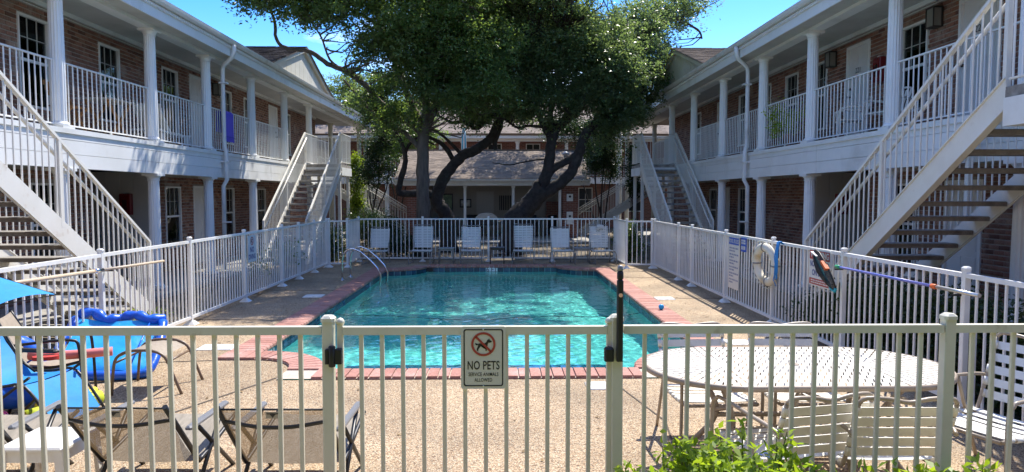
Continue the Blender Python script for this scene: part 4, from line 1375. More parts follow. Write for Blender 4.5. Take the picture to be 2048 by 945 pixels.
# blue ball
bl = thing('ball', 'small blue ball lying on the sunny brick coping', 'ball', (PX1 + .17, 10.95, .033))
bs = MB().lathe([(.001, 0), (.022, .005), (.038, .02), (.045, .045), (.038, .07), (.022, .085), (.001, .09)], n=16)
obj('ball_body', bs, M('blue_rubber', (.02, .38, .75), rough=.4), bl)

# ------------------------------------------------------------------ furniture
STRAP = M('vinyl_strap', (.76, .73, .64), (.68, .65, .56), rough=.4, scale=7, dirt=(.5, .44, .34), dscale=9, dlo=.6, dhi=.85)
STRAPW = M('white_vinyl_strap', (.76, .77, .73), (.68, .69, .66), rough=.45, scale=7, dirt=(.45, .43, .36), dscale=6)
FRAME_T = M('taupe_tube', (.40, .33, .25), (.32, .26, .19), rough=.4, scale=8)
FRAME_G = M('grey_tube', (.30, .29, .27), (.22, .21, .19), rough=.45, scale=8)


def bend(pts, sub=3):
    """round a polyline (Catmull-Rom)"""
    p = [Vector(q) for q in pts]
    out = []
    for i in range(len(p) - 1):
        p0, p1, p2, p3 = p[max(i - 1, 0)], p[i], p[i + 1], p[min(i + 2, len(p) - 1)]
        for k in range(sub):
            t = k / sub
            out.append(.5 * ((2 * p1) + (p2 - p0) * t + (2 * p0 - 5 * p1 + 4 * p2 - p3) * t * t + (3 * p1 - p0 - 3 * p2 + p3) * t ** 3))
    out.append(p[-1])
    return out


def strap(w, d, sag=.0, th=.004, n=6):
    """a flat strap across x, wrapped round the tubes at its ends"""
    mb = MB()
    vs = []
    for i in range(n + 1):
        x = -w / 2 + w * i / n
        z = -sag * (1 - (2 * x / w) ** 2)
        vs += [(x, -d / 2, z), (x, d / 2, z), (x, d / 2, z + th), (x, -d / 2, z + th)]
    fs = [(0, 1, 2, 3), (n * 4 + 3, n * 4 + 2, n * 4 + 1, n * 4)]
    for i in range(n):
        for k in range(4): fs.append((i * 4 + k, i * 4 + (k + 1) % 4, i * 4 + 4 + (k + 1) % 4, i * 4 + 4 + k))
    mb.add(vs, fs)
    for sx in (-1, 1):
        mb.tube([(sx * w / 2, -d / 2, -.006), (sx * w / 2, d / 2, -.006)], .017, 8)
    return mb


def strap_chair(label, loc, rz, back_h=.355, back_n=5, strap_d=.056, w=.52, seat_z=.37, rec=.30, arms=True, group=None, fm=None, sm=None, bow=.035):
    """local: faces +y; back at -y"""
    fm = fm or FRAME_T; sm = sm or STRAP
    r = thing('strap_chair', label, 'chair', loc, rz, group)
    hw = w / 2
    dep = .25
    # seat rails and back uprights: one bent tube each side
    for sx in (-1, 1):
        x = sx * hw
        ax = x + sx * .035
        bt = Vector((x, -dep - rec * .02 - .08 - back_h * math.tan(rec), seat_z + .02 + back_h))
        obj('side_frame', MB().tube(bend([(x, dep + .03, seat_z - .01), (x, 0, seat_z - .02), (x, -dep + .02, seat_z - .03), (x, -dep - .06, seat_z + .03), tuple(bt)]), .0125, 8), fm, r)
        if arms:
            obj('arm_and_leg', MB().tube(bend([(ax, dep + .02, .0), (ax, dep + .03, seat_z + .12), (ax, dep - .02, seat_z + .215), (ax, dep - .10, seat_z + .235), (ax, -dep - .05, seat_z + .225), (ax - sx * .02, -dep - .12 - .18 * math.tan(rec), seat_z + .20)], 4), .0125, 8), fm, r)
            obj('leg', MB().tube(bend([(ax, -dep + .12, seat_z + .22), (ax, -dep + .02, seat_z - .05), (ax, -dep - .10, 0)]), .0125, 8), fm, r)
        else:
            obj('leg', MB().tube(bend([(x, dep, seat_z - .015), (ax, dep + .04, seat_z - .10), (ax, dep + .05, .0)]), .0125, 8), fm, r)
            obj('leg', MB().tube(bend([(x, -dep + .05, seat_z - .03), (ax, -dep, seat_z - .12), (ax, -dep - .08, .0)]), .0125, 8), fm, r)
            obj('base_rail', MB().tube([(ax, dep + .05, .03), (ax, -dep - .08, .03)], .010, 6), fm, r)
    yb = -dep - rec * .02 - .08 - back_h * math.tan(rec); zb = seat_z + .02 + back_h
    obj('top_rail', MB().tube(bend([(-hw, yb, zb), (-hw + .035, yb - .008, zb + .03), (-hw * .4, yb - .012, zb + .02 + bow * .2), (0, yb - .015, zb + .02 - bow * .3), (hw * .4, yb - .012, zb + .02 + bow * .2), (hw - .035, yb - .008, zb + .03), (hw, yb, zb)], 3), .0125, 8), fm, r)
    obj('front_rail', MB().tube([(-hw, dep + .03, seat_z - .012), (hw, dep + .03, seat_z - .012)], .0125, 8), fm, r)
    sme = strap(w, strap_d, .006).mesh('strap', sm)
    bme = strap(w, strap_d, -.0).mesh('strap', sm)
    d0 = Vector((0, -dep - .085, seat_z + .05)); d1 = Vector((0, yb, zb - .015))
    L = (d1 - d0).length
    ang = math.atan2((d1 - d0).z, (d1 - d0).y)
    pit_ = L / back_n
    for k in range(back_n):
        p = d0 + (d1 - d0) * ((k + .5) / back_n)
        obj('strap', bme, None, r, loc=p, rot=(ang, 0, 0))
    ns = max(4, round(.5 / (pit_)))
    for k in range(ns):
        y = dep - .01 - .5 * (k + .5) / ns
        obj('strap', sme, None, r, loc=(0, y, seat_z + .004 - .02 * math.sin(math.pi * (k + .5) / ns)))
    return r


# six tall strap chairs along the far fence
FCH = [(-3.32, 18.72, -.12, .56, 'shortest strap chair by the grab rails, first in the far row'),
       (-2.12, 18.78, -.06, .62, 'tilted white strap chair in front of the far fence post, second in the row'),
       (-.78, 18.80, .03, .60, 'white strap chair third in the far row, beside the dark side table'),
       (.62, 18.76, -.05, .64, 'white strap chair fourth in the far row'),
       (1.68, 18.74, .10, .56, 'low white strap chair fifth in the far row'),
       (2.76, 18.70, .14, .62, 'white strap chair with towel scraps at the shoulder of the pool, last in the row')]
for x, y, a, bh, lab in FCH:
    strap_chair(lab, (x, y, 0), math.pi + a, back_h=bh, back_n=13, strap_d=.036, w=.5, seat_z=.36, rec=.20, arms=False, group='strap chairs along the far fence', fm=FRAME_G, sm=STRAPW, bow=0)
tw = thing('cloth_scrap', 'crumpled pale cloth on top of the last far strap chair', 'cloth', (2.74, 19.12, .99))
cm = MB()
for k in range(6):
    a = k / 6 * 6.28
    cm.tube(bend([(-.09 + .03 * k, .0, .0), (-.07 + .03 * k, -.03, .035 + .01 * math.sin(a)), (-.08 + .032 * k, -.05, -.03), (-.07 + .03 * k, -.04, -.09 - .02 * math.cos(a))]), .014, 6)
obj('cloth_folds', cm, M('pale_cloth', (.7, .7, .66), rough=.9), tw)


def side_table(label, loc, mat, w=.42, h=.42, rz=0, slab=.02):
    r = thing('side_table', label, 'side table', loc, rz, 'little tables between the far chairs')
    obj('table_top', MB().cbox(-w / 2, w / 2, -w / 2, w / 2, h - slab, h, .006), mat, r)
    for sx in (-1, 1):
        for sy in (-1, 1):
            obj('leg', MB().tube([(sx * (w / 2 - .03), sy * (w / 2 - .03), h - slab), (sx * (w / 2 - .015), sy * (w / 2 - .015), 0)], .014, 8), mat, r)
    obj('apron', MB().box(-w / 2 + .03, w / 2 - .03, -w / 2 + .02, -w / 2 + .035, h - .07, h - slab), mat, r)
    return r


DBROWN = M('dark_brown_resin', (.055, .035, .028), rough=.5)
side_table('grey metal side table between the second and third far chairs', (-1.45, 18.9, 0), FRAME_G)
side_table('dark brown side table in front of the middle far fence post', (-.08, 18.85, 0), DBROWN, .40, .44)
side_table('grey metal side table between the last two far chairs', (2.22, 18.9, 0), FRAME_G)

# oval patio table
TTOP = M('table_powder_coat', (.58, .54, .46), (.51, .47, .39), rough=.5, scale=5, dirt=(.36, .26, .16), dscale=2.6, dlo=.70, dhi=.85)
TLEG = M('table_leg_coat', (.36, .29, .22), (.28, .22, .16), rough=.45, scale=7)
tb_ = thing('patio_table', 'cream oval patio table with slotted metal top', 'table', (1.96, 4.58, 0))
Lh, Rh, TZ = .45, .535, .72
tt = MB()
# middle: slanted slots in a grid
px_, py_ = .052, .082
nxm, nym = int(2 * Lh / px_), int(2 * Rh / py_)
px_, py_ = 2 * Lh / nxm, 2 * Rh / nym
for j in range(nym):
    for i in range(nxm):
        x0, y0 = -Lh + i * px_, -Rh + j * py_
        x1, y1 = x0 + px_, y0 + py_
        a, b = y0 + .006, y1 - .006
        h0, h1 = x0 + .006, x0 + .0145     # slot foot
        g0_, g1_ = x0 + .037, x0 + .0455   # slot head
        P_ = [(x0, y0), (x1, y0), (x1, y1), (x0, y1), (h0, a), (h1, a), (g1_, b), (g0_, b), (x0, a), (x1, a), (x1, b), (x0, b)]
        tt.add([(p, q, TZ) for p, q in P_], [(0, 1, 9, 8), (11, 10, 2, 3), (8, 4, 7, 11), (5, 9, 10, 6)])
# ends: slots pointing at the centre of each half circle
for sx in (-1, 1):
    nr = 7
    dr = Rh / nr
    for k in range(nr):
        r0, r1 = k * dr, (k + 1) * dr
        na = max(6, int(math.pi * (r0 + r1) / 2 / .05))
        for i in range(na):
            a0, a1 = -H_ + math.pi * i / na, -H_ + math.pi * (i + 1) / na
            am = (a0 + a1) / 2
            hw_ = min(.0058 / max(r1, .05), (a1 - a0) * .3)
            q = lambda rr_, aa: (sx * (Lh + rr_ * math.cos(aa)), rr_ * math.sin(aa), TZ)
            ra, rb = r0 + .007, r1 - .007
            P_ = [q(r0, a0), q(r0, a1), q(r1, a1), q(r1, a0), q(ra, am - hw_), q(ra, am + hw_), q(rb, am + hw_), q(rb, am - hw_), q(ra, a0), q(ra, a1), q(rb, a1), q(rb, a0)]
            if k == 0:
                tt.add(P_[:4], [(0, 1, 2, 3)])
            else:
                tt.add(P_, [(0, 1, 9, 8), (11, 10, 2, 3), (8, 4, 7, 11), (5, 9, 10, 6)])
obj('table_top', tt, TTOP, tb_)
out_ = [(sx * (Lh + (Rh + .0) * math.cos(a)), (Rh) * math.sin(a), TZ) for sx, rg in ((1, [-H_ + math.pi * i / 24 for i in range(25)]), (-1, [H_ - math.pi * i / 24 for i in range(25)])) for a in rg]
prof = [(-.004, .002), (.008, .001), (.014, -.008), (.014, -.03), (.004, -.034), (-.004, -.03)]
n_ = len(out_)
vs = []
for i in range(n_):
    p = Vector(out_[i]); t = Vector(out_[(i + 1) % n_]) - Vector(out_[i - 1]); nn_ = Vector((t.y, -t.x, 0)).normalized()
    vs += [p + nn_ * a + Vector((0, 0, b)) for a, b in prof]
k_ = len(prof)
obj('table_rim', MB().add(vs, [(i * k_ + j, ((i + 1) % n_) * k_ + j, ((i + 1) % n_) * k_ + (j + 1) % k_, i * k_ + (j + 1) % k_) for i in range(n_) for j in range(k_)], True), TLEG, tb_)
for sx in (-1, 1):
    for sy in (-1, 1):
        obj('leg', MB().tube(bend([(sx * .60, sy * .34, TZ - .02), (sx * .50, sy * .22, .50), (sx * .46, sy * .17, .34), (sx * .55, sy * .26, .16), (sx * .66, sy * .36, 0)]), .019, 8), TLEG, tb_)
    obj('brace', MB().tube(bend([(sx * .47, -.18, .36), (sx * .42, 0, .42), (sx * .47, .18, .36)]), .016, 8), TLEG, tb_)
for sy in (-1, 1):
    obj('stretcher', MB().tube([(-.46, sy * .17, .33), (.46, sy * .17, .33)], .018, 8), TLEG, tb_)
obj('umbrella_collar', MB().lathe([(.026, .002), (.034, .004), (.034, .0), (.026, -.02)], c=(0, 0, TZ), n=16), TLEG, tb_)

TG = 'strap chairs around the oval table'
strap_chair('cream strap chair behind the table, next to the pool', (1.57, 5.17, 0), math.pi + .05, group=TG, seat_z=.36, back_h=.39)
strap_chair('cream strap chair behind the table, next to the fence with the leaf net', (2.28, 5.18, 0), math.pi - .04, group=TG, seat_z=.36, back_h=.39)
strap_chair('cream strap chair turned away in front of the table, deep in the blue-flowered shrub', (1.68, 4.10, 0), .20, group=TG)
strap_chair('cream strap chair in front of the table beside the fence post', (2.17, 4.06, 0), -.02, group=TG)
strap_chair('strap chair at the end of the table facing it', (3.17, 4.42, 0), R(112), group=TG, sm=STRAPW, back_h=.46)

# three low mesh-back recliners by the front fence
MESHF = mesh_fabric('brown_sling_mesh', (.16, .105, .05), .68, 420)
SEATF = M('grey_sling_fabric', (.35, .30, .225), (.25, .215, .16), rough=.8, scale=40, stretch=(1, .15, 1))


def sling(pts, w, mat_name='sling', th=.004):
    """fabric stretched along a side profile [(y, z)], w wide"""
    mb = MB()
    vs = []
    nn = 6
    for (y, z) in pts:
        for i in range(nn + 1):
            x = -w / 2 + w * i / nn
            vs.append((x, y, z - .012 * (1 - (2 * x / w) ** 2)))
    fs = [(j * (nn + 1) + i, j * (nn + 1) + i + 1, (j + 1) * (nn + 1) + i + 1, (j + 1) * (nn + 1) + i) for j in range(len(pts) - 1) for i in range(nn)]
    return mb.add(vs, fs, True)


def recliner(label, loc, rz):
    r = thing('sling_recliner', label, 'lounge chair', loc, rz, 'black-framed mesh recliners by the front fence')
    w = .60
    bt, bb = (-.12, .655), (.26, .21)
    bk = obj('back_sling', sling([bt, (.0, .50), (.13, .34), bb], w - .03), MESHF, r)
    sd = obj('seat_sling', sling([bb, (.40, .235), (.62, .29), (.84, .33)], w - .03), SEATF, r)
    for sx in (-1, 1):
        x = sx * w / 2
        obj('back_rail', MB().tube([(x, bt[0] - .01, bt[1] + .012), (x, bb[0], bb[1])], .0155, 8), BLACK, r)
        obj('seat_rail', MB().tube(bend([(x, bb[0], bb[1]), (x, .45, .245), (x, .86, .335)]), .015, 8), BLACK, r)
        obj('leg', MB().tube([(x * 1.04, .22, .45), (x * 1.04, .74, .0)], .014, 8), BLACK, r)
        obj('leg', MB().tube([(x * 1.04, .60, .46), (x * 1.04, .16, .0)], .014, 8), BLACK, r)
        obj('armrest', MB().cbox(x * 1.05 - .022, x * 1.05 + .022, .10, .64, .455, .478, .01), M('grey_arm_plastic', (.20, .20, .20), rough=.35), r)
    obj('crossbar', MB().tube(bend([(-w / 2, -.05, .568), (-w / 6, -.085, .545), (w / 6, -.085, .545), (w / 2, -.05, .568)]), .012, 8), BLACK, r)
    obj('top_bar', MB().tube([(-w / 2, bt[0], bt[1]), (w / 2, bt[0], bt[1])], .006, 6), BLACK, r)
    tg = obj('maker_tag', MB().box(-.035, .045, -.1235, -.1225, .605, .642), M('tag_cloth', (.30, .27, .21), rough=.8), r)
    tg.rotation_euler = (0, 0, 0)
    mk = MB()
    mk.add([(-.012, -.125, .629), (.022, -.125, .629), (.005, -.125, .610)], [(0, 1, 2)])
    mk.box(-.028, .038, -.125, -.1245, .629, .635)
    obj('tag_mark', mk, INK, tg)
    return r


recliner('brown mesh recliner at the edge of the picture, next to the white plastic table', (-3.22, 4.02, 0), .06)
recliner('brown mesh recliner between the plastic table and its twin', (-2.17, 4.02, 0), -.03)
recliner('brown mesh recliner nearest the gate', (-1.27, 3.98, 0), -.02)
PLASTIC = M('white_resin', (.78, .76, .70), (.72, .69, .62), rough=.45, scale=10, dirt=(.5, .45, .36), dscale=7, dlo=.62, dhi=.85)
pt = thing('plastic_table', 'small white plastic side table among the recliners', 'side table', (-2.70, 4.17, 0))
w2 = .19
obj('table_top', MB().cbox(-w2, w2, -w2, w2, .375, .40, .012), PLASTIC, pt)
for sx in (-1, 1):
    for sy in (-1, 1):
        obj('leg', MB().prism([(0, 0), (.05, 0), (.05, .012), (.012, .012), (.012, .05), (0, .05)], 0, .3745, lambda u, v, q, sx=sx, sy=sy: (sx * (w2 - .004 + .02 * (1 - q / .375)) - sx * u, sy * (w2 - .004 + .02 * (1 - q / .375)) - sy * v, q)), PLASTIC, pt)
for sx in (-1, 1):
    obj('apron', MB().box(sx * (w2 - .01), sx * (w2 - .018), -w2 + .05, w2 - .05, .31, .3745), PLASTIC, pt)
    obj('apron', MB().box(-w2 + .05, w2 - .05, sx * (w2 - .01), sx * (w2 - .018), .31, .3745), PLASTIC, pt)

# ------------------------------------------------------------------ the heap of loungers and floats
BLUEF = M('bright_blue_fabric', (.006, .25, .60), (.008, .20, .50), rough=.7, scale=5, bump=.5, bscale=10)
FLOATB = M('sky_blue_vinyl', (.012, .27, .64), (.03, .38, .74), rough=.28, scale=3, bump=.8, bscale=7)
ROYAL = M('royal_blue_vinyl', (.012, .09, .55), (.015, .13, .62), rough=.3, scale=4, bump=.7, bscale=9)
zg = thing('zero_gravity_chair', 'bright blue zero gravity lounger with sun canopy and black frame', 'lounge chair', (-3.72, 5.40, 0), -H_ - .16)
W_ = .5
bk_p = [(-.50, .86), (-.32, .62), (-.20, .48), (-.08, .42), (.16, .45), (.30, .44), (.34, .42)]
obj('seat_sling', sling([(-.46, .90), (-.32, .66), (-.20, .50), (-.08, .42), (.10, .43), (.24, .455)], W_ - .04), BLUEF, zg)
obj('leg_rest', sling([(.27, .455), (.36, .36), (.50, .17)], W_ - .04), BLUEF, zg)
for sx in (-1, 1):
    x = sx * W_ / 2
    obj('back_rail', MB().tube([(x, -.48, .93), (x, -.20, .49), (x, -.10, .43)], .011, 8), BLACK, zg)
    obj('seat_rail', MB().tube(bend([(x, -.10, .43), (x, .1, .44), (x, .25, .46), (x, .37, .36), (x, .52, .15)]), .011, 8), BLACK, zg)
    obj('leg', MB().tube(bend([(x * 1.06, .34, .52), (x * 1.06, 0, .28), (x * 1.06, -.30, .02)]), .011, 8), BLACK, zg)
    obj('leg', MB().tube(bend([(x * 1.06, -.28, .56), (x * 1.06, .05, .28), (x * 1.06, .36, .02)]), .011, 8), BLACK, zg)
    obj('armrest', MB().cbox(x * 1.1 - .028, x * 1.1 + .028, -.30, .10, .575, .602, .012), BLACKPL, zg)
    ba_ = bend([(x * 1.06, .36, .02), (x * 1.06, .43, .04), (x * .95, .46, .10), (x * .8, .455, .16)])
    obj('foot_loop', MB().tube(ba_, .010, 8), STEEL, zg)
    obj('canopy_arm', MB().tube(bend([(x * 1.02, -.46, .88), (x * 1.06, -.42, 1.02), (x * 1.02, -.30, 1.10)]), .009, 6), BLACK, zg)
    lac = MB()
    for q in range(10):
        t = q / 9
        lac.tube([(x * .93, .28 + .21 * t, .445 - .26 * t), (x * 1.0, .285 + .21 * t, .447 - .265 * t)], .003, 4)
    obj('lacing', lac, STRAPW, zg)
obj('foot_bar', MB().tube([(-W_ / 2, .52, .15), (W_ / 2, .52, .15)], .011, 8), BLACK, zg)
obj('floor_bar', MB().tube([(-W_ / 2 * 1.06, -.30, .02), (W_ / 2 * 1.06, -.30, .02)], .011, 8), BLACK, zg)
cn_ = MB()
vs = []
for j in range(7):
    for i in range(7):
        a, b = -1 + i / 3, -1 + j / 3
        vs.append((a * .27, -.16 + b * .27, 1.12 + .03 * (1 - a * a) - .07 * b))
cn_.add(vs, [(j * 7 + i, j * 7 + i + 1, (j + 1) * 7 + i + 1, (j + 1) * 7 + i) for j in range(6) for i in range(6)], True)
obj('canopy', cn_, BLUEF, zg)
obj('canopy_hoop', MB().tube([(a * .272, -.16 + b * .272, 1.118 - .07 * b) for a, b in ((-1, -1), (-1, 1), (1, 1), (1, -1), (-1, -1))], .006, 6), BLACK, zg)

TAUPEF = M('taupe_sling', (.34, .28, .21), (.28, .23, .17), rough=.75, scale=30)
sc2 = thing('sling_chair', 'taupe sling chair with dark frame behind the blue lounger', 'chair', (-3.98, 6.22, 0), -H_ + .35)
obj('back_sling', sling([(-.36, .80), (-.24, .58), (-.16, .42)], .46), TAUPEF, sc2)
obj('seat_sling', sling([(-.16, .40), (.05, .37), (.28, .40)], .46), TAUPEF, sc2)
for sx in (-1, 1):
    x = sx * .245
    obj('side_frame', MB().tube(bend([(x, -.37, .82), (x, -.22, .52), (x, -.14, .39), (x, .08, .37), (x, .30, .41)]), .013, 8), BLACK, sc2)
    obj('arm_and_leg', MB().tube(bend([(x * 1.08, .28, 0), (x * 1.08, .26, .5), (x * 1.08, .18, .60), (x * 1.08, -.22, .58)]), .013, 8), BLACK, sc2)
    obj('leg', MB().tube([(x * 1.08, -.10, .40), (x * 1.08, -.28, 0)], .013, 8), BLACK, sc2)
obj('seat_bar', MB().tube([(-.26, -.2, .5), (.26, -.2, .5)], .01, 6), BLACK, sc2)

ot = thing('ottoman', 'taupe curved sling footstool standing in the sun', 'footstool', (-3.33, 6.70, 0), .04)
TTUBE = M('brown_tube', (.20, .13, .085), (.15, .10, .06), rough=.4, scale=9)
arcp = [(-.27, .0), (-.25, .22), (-.22, .345), (-.12, .405), (0, .415), (.12, .405), (.22, .345), (.29, .18), (.36, .0)]
obj('seat_sling', sling([(p[1] if False else y, z) for y, z in [(-.20, .36), (-.12, .40), (0, .412), (.12, .40), (.21, .35)]], .42).v and MB().add(
    *(lambda P: ([(x, y, z) for y, z in P for x in (-.245, 0, .245)], [(j * 3 + i, j * 3 + i + 1, (j + 1) * 3 + i + 1, (j + 1) * 3 + i) for j in range(len(P) - 1) for i in range(2)]))([(-.205, .355), (-.12, .398), (0, .408), (.12, .398), (.215, .345)]), True), TAUPEF, ot, rot=(0, 0, H_))
for sx in (-1, 1):
    obj('side_frame', MB().tube(bend([(q[0], sx * .255, q[1]) for q in arcp]), .014, 8), TTUBE, ot)
for x in (-.235, .235):
    obj('crossbar', MB().tube([(x, -.255, .30), (x, .255, .30)], .011, 8), TTUBE, ot)

# big inflatable lounge leaning on the fence
fl = thing('pool_lounge_float', 'large sky blue inflatable lounger with royal blue rim leaning on the fence', 'pool float', (-3.98, 6.95, .04), .22)
fl.rotation_euler = (R(33), R(5), .26)
fl.scale = (.84, .86, .84)
sheet = MB()
vs = []
for j in range(11):
    for i in range(11):
        x, y = -.46 + .92 * i / 10, .06 + .82 * j / 10
        vs.append((x, y, .035 * abs(math.sin(j * 1.35)) + .02 * math.cos(i * .9) + .03))
sheet.add(vs, [(j * 11 + i, j * 11 + i + 1, (j + 1) * 11 + i + 1, (j + 1) * 11 + i) for j in range(10) for i in range(10)], True)
sheet.add([(x, y, z - .03) for x, y, z in vs], [((j + 1) * 11 + i, (j + 1) * 11 + i + 1, j * 11 + i + 1, j * 11 + i) for j in range(10) for i in range(10)], True)
obj('mattress', sheet, FLOATB, fl)
rim = bend([(-.5, .9, .05), (-.54, .5, .05), (-.52, .12, .05), (-.40, .0, .05), (0, -.03, .05), (.40, .0, .05), (.52, .12, .05), (.54, .5, .05), (.5, .9, .05)], 4)
obj('rim_tube', MB().tube(rim, [.056 * (1 + .06 * math.sin(i * 2.4)) for i in range(len(rim))], 10), ROYAL, fl)
pillow = []
for k in range(7):
    x = -.5 + k * .167
    pillow.append((x, .96 + .05 * math.sin(k * 2.2), .05 + .03 * math.sin(k * 1.7)))
pb = bend(pillow, 6)
obj('pillow', MB().tube(pb, [.066 * (.7 + .25 * abs(math.sin(i * math.pi / 6)) + .22 * math.sin(i * .55) ** 2) for i in range(len(pb))], 12), ROYAL, fl)
obj('seam', MB().tube([(.30, .1, .085), (.33, .5, .09), (.36, .85, .085)], .008, 5), ROYAL, fl)
rg = thing('swim_ring', 'royal blue inflatable ring propped behind the lounger', 'swim ring', (-4.22, 6.02, .34))
rg.rotation_euler = (R(20), R(58), 0)
t2 = MB()
NA, NB = 30, 12
vs = [((.25 + .095 * math.cos(b) * (1 + .05 * math.sin(a * 9))) * math.cos(a), (.25 + .095 * math.cos(b)) * math.sin(a), .095 * math.sin(b)) for a in [2 * math.pi * i / NA for i in range(NA)] for b in [2 * math.pi * j / NB for j in range(NB)]]
t2.add(vs, [(i * NB + j, ((i + 1) % NA) * NB + j, ((i + 1) % NA) * NB + (j + 1) % NB, i * NB + (j + 1) % NB) for i in range(NA) for j in range(NB)], True)
obj('ring_body', t2, ROYAL, rg)
obj('valve', MB().lathe([(.015, 0), (.015, .02), (.008, .025)], c=(.25, 0, .093), n=10), FLOATB, rg)


def noodle(label, pts, r, mat):
    o = thing('pool_noodle', label, 'pool noodle', pts[0], 0, 'foam noodles under the blue lounger')
    p0 = Vector(pts[0])
    pp = [Vector(p) - p0 for p in bend(pts)]
    t = MB().tube(pp, r, 12)
    obj('foam', t, mat, o)
    d = (pp[0] - pp[1]).normalized()
    obj('bore', MB().tube([pp[0] + d * .0005, pp[0] + d * .0025], r * .3, 8), BLACK, o)
    return o


noodle('yellow-green foam noodle nearest the front fence', [(-3.82, 5.58, .062), (-3.66, 5.95, .062), (-3.55, 6.18, .062)], .06, M('lime_foam', (.50, .58, .03), rough=.7))
noodle('yellow foam noodle lying behind the yellow-green one', [(-3.86, 5.83, .062), (-3.74, 6.12, .062), (-3.66, 6.30, .062)], .058, M('yellow_foam', (.72, .60, .03), rough=.7))
noodle('pink foam noodle across the seat of the taupe chair', [(-4.05, 6.02, .47), (-3.75, 6.08, .46), (-3.45, 6.22, .46)], .04, M('pink_foam', (.72, .20, .18), rough=.7))
kb = thing('kickboard', 'red foam kickboard poking out under the pink noodle', 'kickboard', (-3.84, 5.92, .462), .2)
obj('board', MB().prism(rrect(.20, .14, .06, 6), 0, .03, lambda u, v, q: (u, v, q)), M('red_foam', (.50, .04, .03), rough=.6), kb)
obj('hand_grip', MB().prism(rrect(.10, .03, .014, 5), .0301, .032, lambda u, v, q: (u, v + .035, q)), BLACK, kb)
mg = thing('beach_ball', 'deflated magenta ball on the deck below the blue lounger', 'ball', (-4.02, 5.42, 0))
obj('ball_body', MB().lathe([(.001, 0), (.13, .01), (.17, .06), (.16, .12), (.10, .17), (.001, .185)], n=20), M('magenta_vinyl', (.33, .02, .14), rough=.35), mg)

# ------------------------------------------------------------------ on the balconies
PURPLE = M('purple_terry', (.12, .09, .58), (.15, .11, .64), rough=.95, scale=60)
tl = thing('towel', 'purple towel hung over the upstairs railing', 'towel', (Xl(-.05), 17.05, FLOOR2 + 1.0))
tw_ = MB()
nj, ni = 14, 10
vs = []
for j in range(nj + 1):
    t = j / nj
    for i in range(ni + 1):
        y = -.34 + .68 * i / ni
        fold = .012 * math.sin(i * 1.7 + t * 2)
        z = .02 - (t * .74); xx = .026 + fold * t + .01 * t
        if j == 0: z, xx = .022, -.03
        vs.append((xx, y + .01 * t * math.sin(i), z))
tw_.add(vs, [(j * (ni + 1) + i, j * (ni + 1) + i + 1, (j + 1) * (ni + 1) + i + 1, (j + 1) * (ni + 1) + i) for j in range(nj) for i in range(ni)], True)
tw_.add([(-.085 - (x + .03) * .6, y, z) for x, y, z in vs], [((j + 1) * (ni + 1) + i, (j + 1) * (ni + 1) + i + 1, j * (ni + 1) + i + 1, j * (ni + 1) + i) for j in range(nj - 4) for i in range(ni)], True)
obj('cloth', tw_, PURPLE, tl)
obj('hem_band', MB().box(.052, .056, -.33, .33, -.615, -.60), M('purple_hem', (.09, .07, .45), rough=.95), tl)

WOOD = M('teak_wood', (.42, .20, .065), (.33, .15, .05), rough=.6, scale=6, stretch=(1, 1, 8))
wc = thing('wooden_folding_chair', 'orange teak folding chair upstairs against the brick', 'chair', (Xl(-.62), 11.75, FLOOR2), -H_)
for sx in (-1, 1):
    x = sx * .21
    obj('leg', MB().beam((x, .2, 0), (x, -.22, .86), .025, .04), WOOD, wc)
    obj('leg', MB().beam((x * .9, -.2, 0), (x * .9, .2, .45), .025, .04), WOOD, wc)
for k in range(6): obj('seat_slat', MB().box(-.2, .2, -.18 + k * .065, -.125 + k * .065, .44, .458), WOOD, wc)
for k in range(3): obj('back_slat', MB().box(-.2, .2, -.20 - k * .03, -.185 - k * .03, .62 + k * .085, .685 + k * .085), WOOD, wc)
wt = thing('wooden_folding_table', 'teak folding table with pale top upstairs behind the railing', 'table', (Xl(-.65), 13.0, FLOOR2), 0)
for sx in (-1, 1):
    obj('leg', MB().beam((sx * .22, -.36, 0), (sx * .22, .36, .70), .03, .045, up=(1, 0, 0)), WOOD, wt)
    obj('leg', MB().beam((sx * .19, .36, 0), (sx * .19, -.36, .70), .03, .045, up=(1, 0, 0)), WOOD, wt)
obj('table_top', MB().cbox(-.32, .32, -.45, .45, .70, .725, .006), M('pale_table_top', (.50, .47, .42), rough=.5), wt)
cl = thing('plastic_chaise', 'white plastic chaise upstairs between two columns', 'chaise', (Xl(-.62), 15.05, FLOOR2), 0)
obj('seat', MB().prism([(-.75, .34), (-.2, .30), (.55, .30), (.75, .33), (.76, .30), (.55, .26), (-.2, .26), (-.76, .30)], -.28, .28, lambda u, v, q: (q, u, v)), PLASTIC, cl)
obj('backrest', MB().prism([(-.25, .31), (-.62, .72), (-.66, .85), (-.70, .84), (-.66, .70), (-.30, .28)], -.27, .27, lambda u, v, q: (q, u, v)), PLASTIC, cl)
for yy in (-.55, .55):
    for sx in (-1, 1): obj('leg', MB().prism([(-.05, 0), (.05, 0), (.07, .27), (-.07, .27)], sx * .20, sx * .26, lambda u, v, q, yy=yy: (q, yy + u, v)), PLASTIC, cl)


